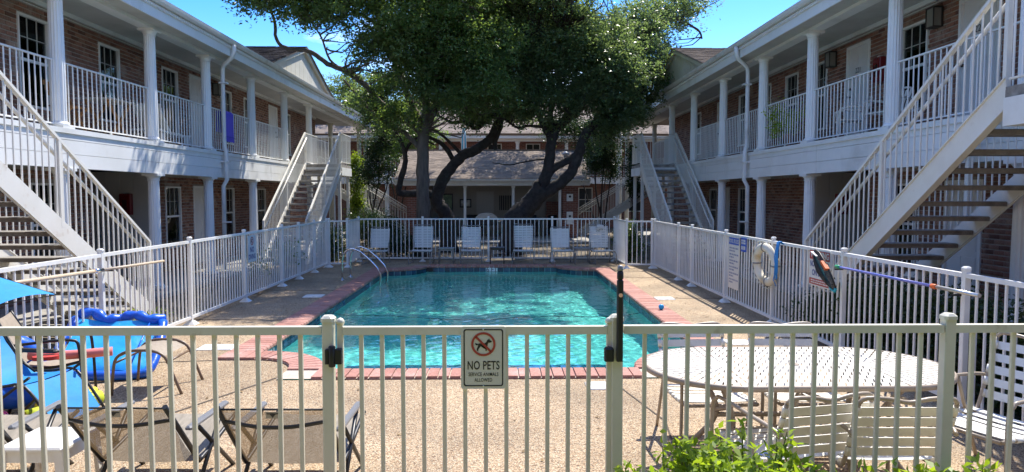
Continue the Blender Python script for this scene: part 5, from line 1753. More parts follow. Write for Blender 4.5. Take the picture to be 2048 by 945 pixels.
def resin_chair(label, loc, rz):
    r = thing('resin_armchair', label, 'chair', loc, rz, 'white plastic chairs on the shaded balcony')
    obj('seat', MB().cbox(-.23, .23, -.22, .23, .40, .425, .01), PLASTIC, r)
    for k in range(5):
        x = -.18 + k * .09
        obj('back_slat', MB().beam((x, -.21, .42), (x * 1.05, -.33, .80), .055, .014), PLASTIC, r)
    obj('back_rim', MB().tube(bend([(-.25, -.2, .42), (-.27, -.28, .66), (-.2, -.335, .81), (0, -.35, .85), (.2, -.335, .81), (.27, -.28, .66), (.25, -.2, .42)]), .018, 8), PLASTIC, r)
    for sx in (-1, 1):
        obj('armrest', MB().tube(bend([(sx * .26, -.27, .62), (sx * .29, -.05, .65), (sx * .285, .18, .62), (sx * .27, .23, .50), (sx * .26, .24, .0)]), .02, 8), PLASTIC, r)
        obj('leg', MB().beam((sx * .22, -.2, .41), (sx * .25, -.27, 0), .045, .04, up=(1, 0, 0)), PLASTIC, r)
    return r


resin_chair('white plastic armchair upstairs outside door 221', (Xr(-.75), 13.3, FLOOR2), H_ - .3)
resin_chair('white plastic armchair upstairs under the window by door 222', (Xr(-.72), 12.0, FLOOR2), H_ + .2)

# ------------------------------------------------------------------ the low building and the block behind the oaks
FARBRICK = M('far_brick', (.24, .10, .07), (.17, .07, .05), rough=.9, scale=14)


def far_brick_material():
    m, n, l, b = nm('far_brickwork')
    b.inputs['Roughness'].default_value = .9
    co = n.new('ShaderNodeTexCoord')
    mpn = n.new('ShaderNodeMapping'); mpn.inputs['Rotation'].default_value = (H_, 0, 0)
    l.new(co.outputs['Object'], mpn.inputs['Vector'])
    t = n.new('ShaderNodeTexBrick')
    t.inputs['Color1'].default_value = (.26, .10, .07, 1); t.inputs['Color2'].default_value = (.17, .065, .048, 1); t.inputs['Mortar'].default_value = (.34, .29, .25, 1)
    t.inputs['Scale'].default_value = 1; t.inputs['Mortar Size'].default_value = .006
    t.inputs['Brick Width'].default_value = .217; t.inputs['Row Height'].default_value = .0765
    l.new(mpn.outputs['Vector'], t.inputs['Vector']); l.new(t.outputs['Color'], b.inputs['Base Color'])
    return m


FBR = far_brick_material()
pv = thing('pool_house', 'low pool house with taupe porch wall and dappled shingle roof behind the oaks', 'building', (-.3, 30, 0))
PY, PB = 29.0, 35.2
px0, px1 = -4.35, 3.72
obj('porch_wall', MB().box(-3.2, 3.0, 31.4, 31.6, 0, 2.4), TAUPE, pv, W=True)
for k in range(21):
    x0 = -3.19 + k * .295
    obj('siding_board', MB().box(x0, x0 + .285, 31.385, 31.399, .06, 2.36), TAUPE, pv, W=True)
obj('brick_pier', MB().box(2.62, 3.25, 29.25, 31.39, 0, 2.3), FBR, pv, W=True)
obj('brick_pier', MB().box(-3.9, -3.21, 29.35, 31.39, 0, 2.3), FBR, pv, W=True)
obj('rear_room', MB().box(-3.9, 3.25, 31.61, 35.0, 0, 2.4), FBR, pv, W=True)
for x in (-1.46, .55, 2.5, -3.15):
    p_ = obj('post', MB().cbox(x - .055, x + .055, 29.22, 29.33, .05, 2.22, .006), WHITE, pv, W=True)
    obj('post_base', MB().box(x - .075, x + .075, 29.2, 29.35, .05, .16), WHITE, p_)
    obj('post_cap', MB().box(x - .075, x + .075, 29.2, 29.35, 2.14, 2.2195), WHITE, p_)
obj('porch_beam', MB().box(px0 + .35, px1 - .35, 29.2, 29.38, 2.22, 2.40), WHITE, pv, W=True)
obj('porch_ceiling', MB().box(px0 + .3, px1 - .3, 29.38, 31.4, 2.34, 2.40), SOFFIT, pv, W=True)
obj('eave_fascia', MB().box(px0, px1, PY, PY + .05, 2.24, 2.42), WHITE, pv, W=True)
dn = MB()
for k in range(int((px1 - px0) / .1)): dn.box(px0 + k * .1, px0 + k * .1 + .055, PY - .022, PY - .001, 2.345, 2.39)
obj('dentil_moulding', dn, WHITE, pv, W=True, kind='stuff')
obj('gutter', MB().prism([(0, 0), (-.08, 0), (-.10, .05), (-.10, .09), (0, .09)], px0 - .03, px1 + .03, lambda u, v, q: (q, PY - .023 + u, 2.40 + v)), GUTTER, pv, W=True)
rz0, rz1, yr = 2.50, 3.88, 32.1
eo = Vector((px0, PY - .1, rz0)); vv = Vector((0, yr - PY + .1, rz1 - rz0)); hh = vv.length; vv.normalize()
rfp = MB().prism([(PY - .1, rz0 - .005), (yr, rz1 - .005), (PB, rz0), (PB, rz0 - .1), (PY - .08, rz0 - .1)], px0, px1, lambda u, v, q: (q, u, v))
rf_ = obj('roof', rfp, SHINGLE_PALE, pv, W=True)
obj('shingle_courses', shingle_mesh(eo, Vector((1, 0, 0)), vv, px1 - px0, hh, tab=.3, ex=.14, th=.014), SHINGLE_PALE, rf_, kind='stuff')
obj('ridge_cap', MB().beam((px0, yr, rz1 + .012), (px1, yr, rz1 + .012), .22, .03), SHINGLE_PALE, pv, W=True)
obj('roof_vent', MB().lathe([(.09, 0), (.09, .25), (.16, .27), (.16, .33), (.02, .42)], c=(2.9, 31.0, 3.35), n=16), M('vent_metal', (.33, .34, .35), rough=.5), pv, W=True)
dr = obj('door', MB().box(-1.05, -.28, 31.355, 31.384, .06, 2.0), M('grey_door', (.44, .42, .38), rough=.5), pv, W=True)
obj('knob', MB().lathe([(.03, 0), (.035, .03), (.01, .05)], n=10), STEEL, dr, loc=(-.36, 31.352, 1.0), rot=(H_, 0, 0))
wv = obj('louvre_window', MB().box(-.06, .62, 31.34, 31.383, 1.12, 1.86), TAUPE, pv, W=True)
for k in range(8): obj('slat', MB().box(-.03 + k * .08, .015 + k * .08, 31.322, 31.339, 1.16, 1.82), DARK, wv)
for x0, x1, z0, z1, c in ((-2.62, -2.10, 1.05, 1.90, (.10, .16, .08)), (-1.80, -1.28, 1.28, 1.66, (.32, .32, .28)), (1.05, 1.52, 1.0, 1.75, (.20, .19, .15))):
    f = obj('notice_frame', MB().box(x0, x1, 31.35, 31.384, z0, z1), BLACK, pv, W=True)
    obj('notice_panel', MB().box(x0 + .05, x1 - .05, 31.338, 31.349, z0 + .05, z1 - .05), M('notice_print', c, tuple(min(1, q * 2.2) for q in c), rough=.4, scale=7), f)
fp = obj('fireplace', MB().box(2.05, 2.6, 31.0, 31.38, 0, 1.55), FBR, pv, W=True)
obj('firebox', MB().box(2.14, 2.52, 30.985, 30.999, .12, .95), DARK, fp)
for z, h_ in ((1.58, .30), (.62, .52)):
    bx = obj('meter_box', MB().cbox(2.78, 3.04, 29.13, 29.249, z, z + h_, .012), WHITE, pv, W=True)
    obj('box_dial', MB().lathe([(.05, 0), (.05, .012)], n=14), DARK, bx, loc=(2.91, 29.128, z + h_ * .65), rot=(H_, 0, 0))


def dark_chair(label, x, y, rz):
    r = thing('patio_armchair', label, 'chair', (x, y, .05), rz, 'dark chairs on the pool house porch')
    obj('seat', MB().cbox(-.27, .27, -.25, .27, .36, .44, .02), BLACKPL, r)
    obj('backrest', MB().prism([(-.25, .44), (-.38, .92), (-.33, .93), (-.20, .44)], -.27, .27, lambda u, v, q: (q, u, v)), BLACKPL, r)
    for sx in (-1, 1):
        obj('armrest', MB().cbox(sx * .30 - .03, sx * .30 + .03, -.3, .27, .60, .63, .01), BLACKPL, r)
        for yy in (-.26, .24): obj('leg', MB().box(sx * .30 - .02, sx * .30 + .02, yy - .02, yy + .02, 0, .60), BLACKPL, r)
    return r


dark_chair('dark patio chair on the porch under the framed green picture', -2.35, 30.0, math.pi)
dark_chair('dark patio chair on the porch beside the white post', -1.1, 30.3, math.pi + .3)
dark_chair('dark patio chair behind the big oak on the porch', 1.25, 30.1, math.pi - .2)
gr = thing('barbecue_grill', 'round-lidded barbecue grill with pale cover on the porch', 'grill', (-.55, 28.3, .0))
obj('lid', MB().prism([(.45 * math.cos(a), .26 * math.sin(a) + .86) for a in [math.pi * i / 14 for i in range(15)]], -.28, .28, lambda u, v, q: (u, q, v)), M('grill_lid', (.45, .46, .45), rough=.35), gr)
obj('firebox', MB().cbox(-.45, .45, -.28, .28, .62, .858, .02), BLACK, gr)
for sx in (-1, 1):
    for yy in (-.22, .22): obj('leg', MB().box(sx * .38 - .02, sx * .38 + .02, yy - .02, yy + .02, 0, .62), BLACK, gr)
obj('side_shelf', MB().box(.452, .78, -.2, .2, .78, .81), STEEL, gr)
ps = thing('parasol', 'closed turquoise striped parasol standing behind the pool house roof', 'parasol', (-1.85, 36.2, 0))
obj('pole', MB().tube([(0, 0, 0), (0, 0, 5.3)], .03, 8), WHITE, ps)
for k in range(8):
    a = 2 * math.pi * k / 8
    obj('canopy_fold', MB().tube([(.06 * math.cos(a), .06 * math.sin(a), 3.55), (.11 * math.cos(a), .11 * math.sin(a), 3.9), (.08 * math.cos(a), .08 * math.sin(a), 4.8), (.03 * math.cos(a), .03 * math.sin(a), 5.25)], .045, 6),
        M('parasol_turquoise', (.05, .30, .42), rough=.8) if k % 2 else M('parasol_white', (.6, .62, .6), rough=.8), ps)

bb = thing('apartment_building', 'brick apartment block with pale shingle roof behind the pool house', 'building', (0, 39, 0))
obj('wall', MB().box(-13, 13, 39.4, 46, 0, 5.0), FBR, bb, W=True)
obj('balcony_floor', MB().box(-13, 13, 38.0, 39.39, 2.45, 2.8), WHITE, bb, W=True)
obj('porch_beam', MB().box(-13, 13, 37.9, 38.15, 4.72, 5.0), WHITE, bb, W=True)
obj('eave_fascia', MB().box(-13.4, 13.4, 37.6, 37.7, 4.86, 5.1), WHITE, bb, W=True)
obj('porch_ceiling', MB().box(-13, 13, 38.15, 39.4, 4.9, 5.0), SOFFIT, bb, W=True)
eo = Vector((-13.5, 37.5, 5.1)); vv = Vector((0, 4.6, 2.25)); hh = vv.length; vv.normalize()
rfp = MB().prism([(37.5, 5.09), (42.1, 7.34), (46.7, 5.09), (46.7, 5.0), (37.6, 5.0)], -13.5, 13.5, lambda u, v, q: (q, u, v))
rf_ = obj('roof', rfp, SHINGLE_PALE, bb, W=True)
obj('shingle_courses', shingle_mesh(Vector((-9, 37.5, 5.1)), Vector((1, 0, 0)), vv, 18, hh, tab=.32, ex=.16, th=.014), SHINGLE_PALE, rf_, kind='stuff')
for x in (-9, -6.1, -3.2, -2.0, .95, 3.6, 6.4, 9.2):
    obj('column', MB().lathe([(.12, 2.8), (.12, 2.95), (.10, 2.96), (.095, 4.6), (.14, 4.66), (.14, 4.72)], c=(x, 38.05, 0), n=16), WHITE, bb, W=True)
    obj('column', MB().lathe([(.12, 0), (.11, .1), (.10, 2.4), (.12, 2.45)], c=(x, 38.05, 0), n=16), WHITE, bb, W=True)
for x0, x1 in ((-7.6, -6.8), (-4.7, -4.1), (-.7, .1), (1.45, 2.25), (4.4, 5.2), (7.2, 8.0)):
    for z0 in (.9, 3.35):
        f = obj('window', MB().box(x0, x1, 39.34, 39.395, z0, z0 + 1.35), WHITE, bb, W=True)
        for a, b, c, d in ((x0 + .05, (x0 + x1) / 2 - .02, z0 + .05, z0 + .66), ((x0 + x1) / 2 + .02, x1 - .05, z0 + .05, z0 + .66), (x0 + .05, (x0 + x1) / 2 - .02, z0 + .7, z0 + 1.3), ((x0 + x1) / 2 + .02, x1 - .05, z0 + .7, z0 + 1.3)):
            obj('pane', MB().box(a, b, 39.32, 39.339, c, d), M('far_pane', (.03, .035, .04), rough=.1) if 'far_pane' not in bpy.data.materials else bpy.data.materials['far_pane'], f)
for x0, x1 in ((-9, -6.1), (-6.1, -3.2), (3.6, 6.4), (6.4, 9.2)):
    rl = obj('balcony_railing', MB().box(x0 + .12, x1 - .12, 38.03, 38.07, 3.78, 3.81).box(x0 + .12, x1 - .12, 38.03, 38.07, 2.87, 2.89), WHITE, bb, W=True)
    for k in range(20):
        obj('baluster', BAL, None, rl, loc=(x0 + .2 + (x1 - x0 - .4) * k / 19, 38.05, 2.87))

# ------------------------------------------------------------------ trees and plants
def leaf_arrays(C, L, Wd, g, flat=0.35, droop=0.0):
    """C (N,3) leaf bases -> vertices (4N,3), quads: folded pointed leaves"""
    N = len(C)
    d = g.normal(size=(N, 3)); d[:, 2] = d[:, 2] * (1 - flat) - droop
    d /= np.linalg.norm(d, axis=1)[:, None]
    up = g.normal(size=(N, 3)) * .6; up[:, 2] += .8
    s = np.cross(d, up); s /= np.linalg.norm(s, axis=1)[:, None] + 1e-9
    nrm = np.cross(s, d)
    l = L * g.uniform(.65, 1.3, N)[:, None]; w = Wd * g.uniform(.7, 1.25, N)[:, None]
    mid = C + d * l * .45
    V = np.empty((N, 4, 3))
    V[:, 0] = C; V[:, 1] = mid + s * w * .5 + nrm * w * .18; V[:, 2] = C + d * l - nrm * l * .08; V[:, 3] = mid - s * w * .5 + nrm * w * .18
    F = np.arange(4 * N).reshape(N, 4)
    return V.reshape(-1, 3), F


def cluster_points(lobes, n, g, shell=.45):
    """points through the volume of the lobes, denser to the outside"""
    vol = np.array([(l[3] * l[4] * l[5]) ** .7 * (l[6] if len(l) > 6 else 1.0) for l in lobes])
    pick = g.choice(len(lobes), n, p=vol / vol.sum())
    v = g.normal(size=(n, 3)); v /= np.linalg.norm(v, axis=1)[:, None]
    rad = g.uniform(0, 1, n) ** shell
    A = np.array([l[:6] for l in lobes])[pick]
    return A[:, :3] + v * rad[:, None] * A[:, 3:6]


def tree(label, base, limbs, lobes, ncl, per, seed, leafmat, bark, L=.105, Wd=.052, spread=.21, name='oak_tree', group=None, twig=.012, cat='tree', n_twig=None):
    g = np.random.default_rng(seed)
    r = thing(name, label, cat, base, 0, group)
    o = Vector(base)
    tm = MB()
    limb_pts = []
    for pts, r0, r1 in limbs:
        pp = bend([Vector(p) for p in pts], 4)
        n = len(pp)
        wob = [p + Vector((rnd.uniform(-1, 1), rnd.uniform(-1, 1), rnd.uniform(-1, 1))) * (.10 * r0 if 0 < i < n - 1 else 0) for i, p in enumerate(pp)]
        rad = [r0 + (r1 - r0) * (i / (n - 1)) ** .85 for i in range(n)]
        if pts is limbs[0][0]:
            rad[0] *= 1.45; rad[1] *= 1.12
        tm.tube(wob, rad, 12 if r0 > .1 else 7, jit=.07)
        limb_pts += wob[len(wob) // 3:]
    obj('trunk', tm, bark, r, W=True)
    C = cluster_points(lobes, ncl, g)
    LP = np.array([tuple(p) for p in limb_pts])
    bm_ = MB()
    for i in range(min(ncl, n_twig or ncl)):
        dist = np.linalg.norm(LP - C[i], axis=1) + np.where(LP[:, 2] > C[i][2] + .4, .6, 0)
        a = Vector(LP[dist.argmin()]); b = Vector(C[i])
        if (b - a).length > 2.6: continue
        m = (a + b) / 2 + Vector(g.normal(size=3)) * .12 * (b - a).length
        q1 = a + (m - a) * .5 + Vector(g.normal(size=3)) * .05
        rr_ = min(.035, .010 + .009 * (b - a).length)
        bm_.tube([a, q1, m, m + (b - m) * .55 + Vector(g.normal(size=3)) * .06, b], [rr_, rr_ * .85, rr_ * .62, rr_ * .45, .005], 4, cap=False)
    obj('branches', bm_, bark, r, W=True, kind='stuff')
    cs = np.repeat(C, per, axis=0)
    sc_ = np.repeat(g.uniform(.6, 1.35, ncl), per)[:, None] * spread
    dr_ = g.normal(size=(ncl, 3)); dr_[:, 2] = dr_[:, 2] * .5 - .15; dr_ /= np.linalg.norm(dr_, axis=1)[:, None]
    tt_ = g.uniform(-1, 1, (len(cs), 1))
    # leaves sit along little drooping sprays
    off = np.repeat(dr_, per, axis=0) * tt_ * sc_ * 2.1 + g.normal(size=cs.shape) * sc_ * .42
    off[:, 2] -= .25 * (tt_[:, 0] ** 2) * sc_[:, 0]
    V, F = leaf_arrays(cs + off, L, Wd, g)
    obj('crown', np_mesh('crown', V, F, leafmat), None, r, W=True, kind='stuff')
    return r


OAKLEAF = leaf_material('live_oak_leaf', [(.075, .110, .066), (.098, .140, .076), (.120, .168, .085), (.086, .125, .072), (.150, .190, .095)], (2.3, 2.3, 1.1), .50, rough=.32)
OAKLEAF2 = leaf_material('light_oak_leaf', [(.078, .122, .062), (.102, .152, .070), (.125, .182, .076), (.090, .136, .066), (.150, .205, .080)], (2.4, 2.4, .9), .50, rough=.33)
PALELEAF = leaf_material('pale_far_leaf', [(.10, .15, .05), (.14, .19, .06), (.18, .22, .08)], (1.6, 1.6, .8), .5)
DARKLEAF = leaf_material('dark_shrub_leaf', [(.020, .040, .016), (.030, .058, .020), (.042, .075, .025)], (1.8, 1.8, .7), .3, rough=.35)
VINELEAF = leaf_material('yellow_vine_leaf', [(.14, .20, .03), (.20, .26, .04), (.10, .16, .03)], (1.9, 1.9, .6), .5)
LIME = leaf_material('plumbago_leaf', [(.20, .30, .04), (.27, .37, .05), (.33, .42, .07), (.16, .25, .035)], (1.6, 1.6, .5), .5, rough=.45)

Y1 = 21.5
P1 = lambda u, v, y=Y1: at(u, v, y)
b1 = Vector((P1(846, 500).x, Y1, 0))
limbs1 = [
    ([b1, P1(847, 430), P1(845, 360), P1(846, 300), P1(848, 262)], .225, .17),
    ([P1(847, 285), P1(836, 240), P1(815, 190), P1(790, 120, 21), P1(760, 50, 20.5), P1(740, -40, 20)], .14, .06),
    ([P1(848, 275), P1(852, 220), P1(850, 160), P1(842, 100, 21), P1(850, 20, 20.5), P1(860, -60, 20)], .15, .06),
    ([P1(848, 270), P1(862, 235), P1(878, 190), P1(890, 130, 21), P1(905, 60, 20.6), P1(915, -40, 20)], .13, .05),
    # long limb reaching over the gable
    ([P1(838, 262), P1(800, 232), P1(760, 205, 21), P1(728, 168, 20.6), P1(690, 142, 20.2), P1(655, 128, 20), P1(625, 106, 19.8), P1(600, 100, 19.7), P1(570, 96, 19.6), P1(552, 78, 19.5), P1(550, 45, 19.4), P1(540, 20, 19.4)], .105, .035),
    ([P1(842, 300), P1(812, 268), P1(778, 250, 21.2), P1(742, 222, 21), P1(712, 188, 20.8), P1(688, 160, 20.7)], .085, .025),
    ([P1(690, 142, 20.2), P1(660, 120, 20), P1(640, 70, 19.8), P1(610, 30, 19.5)], .04, .02),
    ([P1(760, 50, 20.5), P1(700, 20, 20), P1(620, 0, 19), P1(540, -20, 18.4), P1(490, -20, 18.2)], .055, .02),
]
lobes1 = [(-5.6, 18.2, 7.25, 1.35, 1.8, .85, 1.3), (-7.0, 18.4, 7.8, 1.1, 1.4, .65, 1.5), (-4.7, 18.0, 6.75, .9, 1.2, .45, 1.8), (-6.3, 18.0, 7.0, .7, 1.0, .4, 1.8), (-3.9, 18.4, 7.2, 1.5, 2.1, 1.15, 1.3), (-2.5, 19.2, 6.8, 1.5, 2.3, 1.5, 1.5), (-1.2, 19.8, 6.7, 1.5, 2.3, 1.7, 1.5),
          (-.35, 19.6, 5.75, 1.1, 1.8, .95, 1.6), (-1.6, 20.0, 5.35, 1.0, 1.4, .85, 2.0), (-2.8, 20.3, 8.9, 3.4, 3.0, .9, .42), (-.9, 17.8, 8.6, 2.4, 2.2, .8, 1.1), (-5.2, 20.2, 8.6, 1.8, 2.0, .7, .5),
          (-2.5, 20.0, 5.5, .9, 1.1, .7, 2.0), (-.5, 19.3, 4.9, .8, 1.0, .5, 2.0), (-1.1, 19.2, 4.6, .5, .7, .4, 1.6), (-3.2, 19.4, 6.1, .9, 1.0, .6, 1.6)]
lobes1 += [(-4.15, 20.2, 5.6, .30, .35, .40), (-3.55, 20.6, 5.1, .40, .4, .35), (-5.2, 19.5, 6.6, .35, .4, .25), (-3.3, 20.8, 4.5, .35, .4, .3), (-1.9, 20.0, 4.75, .8, .8, .4, 2.0), (-.3, 19.9, 4.6, .8, .8, .35, 2.0), (-1.3, 16.0, 8.0, 1.7, 1.3, .7, 2.2), (-3.2, 16.6, 8.3, 1.4, 1.2, .6, 1.6), (-2.9, 20.8, 4.3, .6, .6, .45, 1.5), (-1.2, 20.6, 4.3, .7, .7, .35, 1.5), (-3.4, 21.0, 3.95, .45, .4, .4, 1.5), (-3.9, 20.8, 4.6, .4, .4, .35, 1.4)]
tree('tall straight-trunked oak left of centre with a long limb over the gable', b1, limbs1, lobes1, 2000, 62, 21, OAKLEAF2, BARK, group='oaks behind the far fence')

Y2 = 23.0
P2 = lambda u, v, y=Y2: at(u, v, y)
b2 = Vector((P2(897, 440).x, Y2, 0))
limbs2 = [
    ([b2, P2(896, 440), P2(886, 420), P2(874, 402), P2(880, 372), P2(900, 340), P2(925, 312), P2(958, 296), P2(978, 280), P2(990, 258), P2(1000, 236)], .26, .12),
    ([P2(1000, 240), P2(985, 232), P2(962, 252), P2(948, 256), P2(930, 244), P2(905, 246), P2(885, 236), P2(860, 225)], .10, .03),
    ([P2(998, 240), P2(1012, 222), P2(1006, 190), P2(995, 150), P2(985, 90)], .10, .03),
    ([P2(995, 240), P2(975, 222), P2(960, 190), P2(950, 140)], .08, .03),
    ([P2(1002, 238), P2(998, 262), P2(990, 285), P2(992, 300)], .10, .07),
    # twisted low limb to the side
    ([P2(878, 398), P2(850, 386), P2(815, 388), P2(798, 384), P2(804, 352), P2(811, 322), P2(808, 300), P2(795, 272), P2(778, 246), P2(752, 218), P2(735, 200)], .14, .04),
    ([P2(810, 310), P2(818, 290), P2(838, 276), P2(868, 290)], .06, .03),
    ([P2(905, 318), P2(888, 292), P2(868, 280), P2(850, 272), P2(835, 262)], .09, .04),
    ([P2(925, 312), P2(905, 290), P2(880, 268), P2(862, 258)], .07, .03),
]
lobes2 = [(-.2, 22.6, 5.5, 1.5, 1.6, .75), (-1.2, 22.8, 5.2, 1.0, 1.2, .5), (.8, 21.6, 6.2, 1.5, 1.8, 1.1), (0, 21.5, 7.4, 1.8, 2.0, 1.0), (-4.4, 23.0, 4.9, .6, .7, .35), (-.9, 23.0, 4.2, .35, .4, .22), (-3.6, 23.2, 5.5, .7, .7, .4, 1.4), (-4.0, 23.2, 4.3, .5, .5, .35, 1.6), (-.4, 22.8, 4.55, .8, .6, .3, 1.5), (.5, 22.8, 4.5, .7, .6, .3, 1.4), (-2.6, 23.2, 4.3, .4, .4, .25, 1.3)]
tree('crooked dark oak leaning to the middle, clad in fern', b2, limbs2, lobes2, 900, 62, 33, OAKLEAF, BARK2, group='oaks behind the far fence')

Y3 = 22.0
P3 = lambda u, v, y=Y3: at(u, v, y)
b3 = Vector((P3(1018, 440).x, Y3, 0))
limbs3 = [
    ([b3, P3(1030, 440), P3(1052, 418), P3(1072, 396), P3(1086, 372)], .36, .27),
    ([P3(1070, 400), P3(1085, 368), P3(1096, 340), P3(1100, 308), P3(1104, 280), P3(1112, 258), P3(1130, 240), P3(1152, 228, 21.6)], .21, .12),
    ([P3(1068, 402), P3(1098, 382), P3(1126, 362), P3(1148, 335), P3(1160, 300), P3(1166, 278), P3(1180, 258), P3(1196, 236), P3(1204, 210, 21.8), P3(1210, 160, 21.6)], .21, .10),
    ([P3(1092, 352), P3(1112, 334), P3(1136, 322), P3(1156, 308)], .13, .11),
    ([P3(1104, 282), P3(1094, 262), P3(1082, 240), P3(1072, 200), P3(1070, 150), P3(1080, 80, 21)], .12, .05),
    ([P3(1110, 262), P3(1100, 236), P3(1108, 200), P3(1120, 150), P3(1130, 60, 21)], .12, .05),
    ([P3(1150, 230, 21.6), P3(1180, 190, 21.5), P3(1215, 150, 22), P3(1250, 100, 23), P3(1300, 60, 24), P3(1350, 40, 24.6), P3(1395, 60, 25), P3(1404, 78, 25)], .10, .03),
    ([P3(1200, 236), P3(1230, 220, 22.4), P3(1270, 190, 23.2), P3(1310, 150, 24)], .08, .03),
    ([P3(1110, 258), P3(1060, 252), P3(1036, 256), P3(1010, 240), P3(990, 236)], .06, .02),
    ([P3(1152, 230, 21.6), P3(1130, 250), P3(1112, 252)], .05, .03),
    ([P3(1100, 318), P3(1060, 322), P3(1020, 330), P3(985, 326)], .035, .012),
    ([P3(1350, 40, 24.6), P3(1400, 20, 25), P3(1440, 0, 25)], .03, .012),
]
lobes3 = [(1.3, 21.4, 6.7, 1.7, 1.9, 1.4, 1.5), (2.9, 21.8, 6.3, 1.5, 1.8, 1.6, 1.5), (4.3, 23.4, 6.6, 1.4, 1.6, 1.6, 1.5), (5.3, 24.6, 7.7, 1.15, 1.4, 1.2, 1.3), (6.3, 25.2, 8.5, .95, 1.2, .75), (3.75, 22.2, 4.65, .6, .8, .6, 2.0),
          (4.75, 23.6, 5.4, .75, .8, .85, 2.0), (2.0, 20.2, 8.8, 2.8, 3.0, .9, .5), (.6, 20.0, 8.0, 1.6, 2.0, .9, .8), (1.9, 21.4, 5.1, .9, .9, .5, 1.8), (2.9, 21.2, 4.9, .9, 1.0, .6, 2.0), (.6, 21.0, 5.4, .9, 1.0, .6, 1.8),
          (3.5, 21.0, 5.6, .9, 1.0, .8, 1.8)]
lobes3 += [(.9, 21.2, 4.3, .6, .6, .3, 1.3), (3.4, 22.0, 3.9, .7, .7, .6, 1.6), (1.6, 21.8, 4.1, .5, .5, .3, 1.4), (3.9, 22.3, 4.4, .7, .7, .6, 1.6), (4.5, 23.4, 4.7, .6, .7, .7, 1.6), (5.5, 24.2, 6.3, .6, .7, .8, 1.6), (.9, 17.3, 8.7, 2.0, 1.7, .9, 1.9), (1.7, 16.1, 8.2, 1.5, 1.1, .6, 2.2), (3.2, 17.6, 8.6, 1.1, 1.3, .6, 1.8), (7.1, 25.4, 8.9, .5, .6, .35), (1.2, 21, 4.75, .9, .9, .4, 2.0), (2.3, 21.5, 4.5, .7, .7, .35, 2.0), (2.5, 27.5, 8.2, 2.2, 1.8, .5, 2.4), (4.2, 31.5, 8.6, 2.6, 1.8, .5, 2.4), (.2, 29, 8.4, 1.8, 1.8, .5, 2.4), (-1.0, 26, 8.6, 2.2, 2.0, .6, 1.8), (-1.2, 31.5, 8.8, 1.8, 1.5, .5, 2.0), (5.0, 35.0, 8.6, 2.0, 1.4, .5, 1.6), (1.8, 33.5, 8.9, 2.0, 1.6, .5, 2.4)]
tree('massive two-limbed live oak right of centre with the widest crown', b3, limbs3, lobes3, 3400, 62, 45, OAKLEAF, BARK2, group='oaks behind the far fence')


def small_tree(label, base, h, lobes, ncl, seed, leafmat, bark=BARK2, stems=3, name='small_tree', L=.09, W_=.04, group=None, per=70, spread=.22):
    g = np.random.default_rng(seed)
    bs = Vector(base)
    limbs = []
    for k in range(stems):
        t = Vector((lobes[k % len(lobes)][0], lobes[k % len(lobes)][1], lobes[k % len(lobes)][2]))
        m1 = bs + (t - bs) * .35 + Vector((g.normal() * .12, g.normal() * .1, 0))
        limbs.append(([bs + Vector((.05 * k, 0, 0)), m1, bs + (t - bs) * .7 + Vector((g.normal() * .1, 0, 0)), t], .045, .015))
    return tree(label, base, limbs, lobes, ncl, per, seed, leafmat, bark, L=L, Wd=W_, spread=spread, name=name, group=group)


small_tree('slim dark small tree beside the leafy tall post', (-4.75, 26.5, 0), 4, [(-4.6, 26.5, 3.6, .55, .6, .7), (-4.2, 26.6, 2.9, .4, .5, .6), (-4.9, 26.4, 2.6, .4, .5, .6), (-4.1, 26.3, 4.1, .5, .5, .4)], 120, 61, DARKLEAF)
small_tree('slim dark small tree in front of the far small stairs by the shaded building', (3.95, 26.8, 0), 4, [(4.0, 26.8, 3.8, .55, .6, .9), (4.3, 26.8, 2.9, .45, .5, .6), (3.7, 26.8, 3.0, .35, .5, .5), (4.2, 26.6, 4.7, .6, .5, .5)], 140, 62, DARKLEAF)
small_tree('pale feathery tree rising behind the end of the towel building', (-8.0, 41.0, 0), 9, [(-7.6, 40.5, 6.8, 1.5, 1.4, 1.0), (-6.0, 41, 6.4, 1.4, 1.3, .9), (-8.8, 41, 8.0, 1.5, 1.2, .9), (-4.8, 41.5, 7.0, 1.2, 1.2, .9)], 260, 63, PALELEAF, L=.16, W_=.07, spread=.36, name='background_tree', stems=4)
small_tree('green tree over the roof ridge behind the pool house', (4.5, 49.0, 0), 9, [(3.2, 49, 7.6, 2.4, 1.6, 1.3), (6.4, 49, 8.2, 2.2, 1.6, 1.4), (.2, 49, 7.4, 1.8, 1.4, .9)], 220, 64, OAKLEAF2, L=.2, W_=.09, spread=.45, name='background_tree', stems=3)


small_tree('leafy tree behind the small stairs by the towel building', (-5.0, 34.5, 0), 6, [(-4.9, 34.5, 4.3, 1.0, .8, 1.0), (-3.8, 34.8, 4.9, .9, .7, .7), (-5.6, 34.4, 5.5, .9, .7, .7)], 170, 65, OAKLEAF2, L=.12, W_=.055, spread=.26, name='background_tree')
small_tree('leafy tree behind the small stairs by the shaded building', (4.9, 35.2, 0), 6, [(4.7, 35.2, 4.4, .9, .8, 1.0), (3.7, 35.4, 5.1, .9, .7, .6), (5.6, 35.0, 5.4, .9, .7, .7), (2.6, 35.6, 5.3, .7, .6, .4)], 180, 66, DARKLEAF, L=.12, W_=.055, spread=.26, name='background_tree')


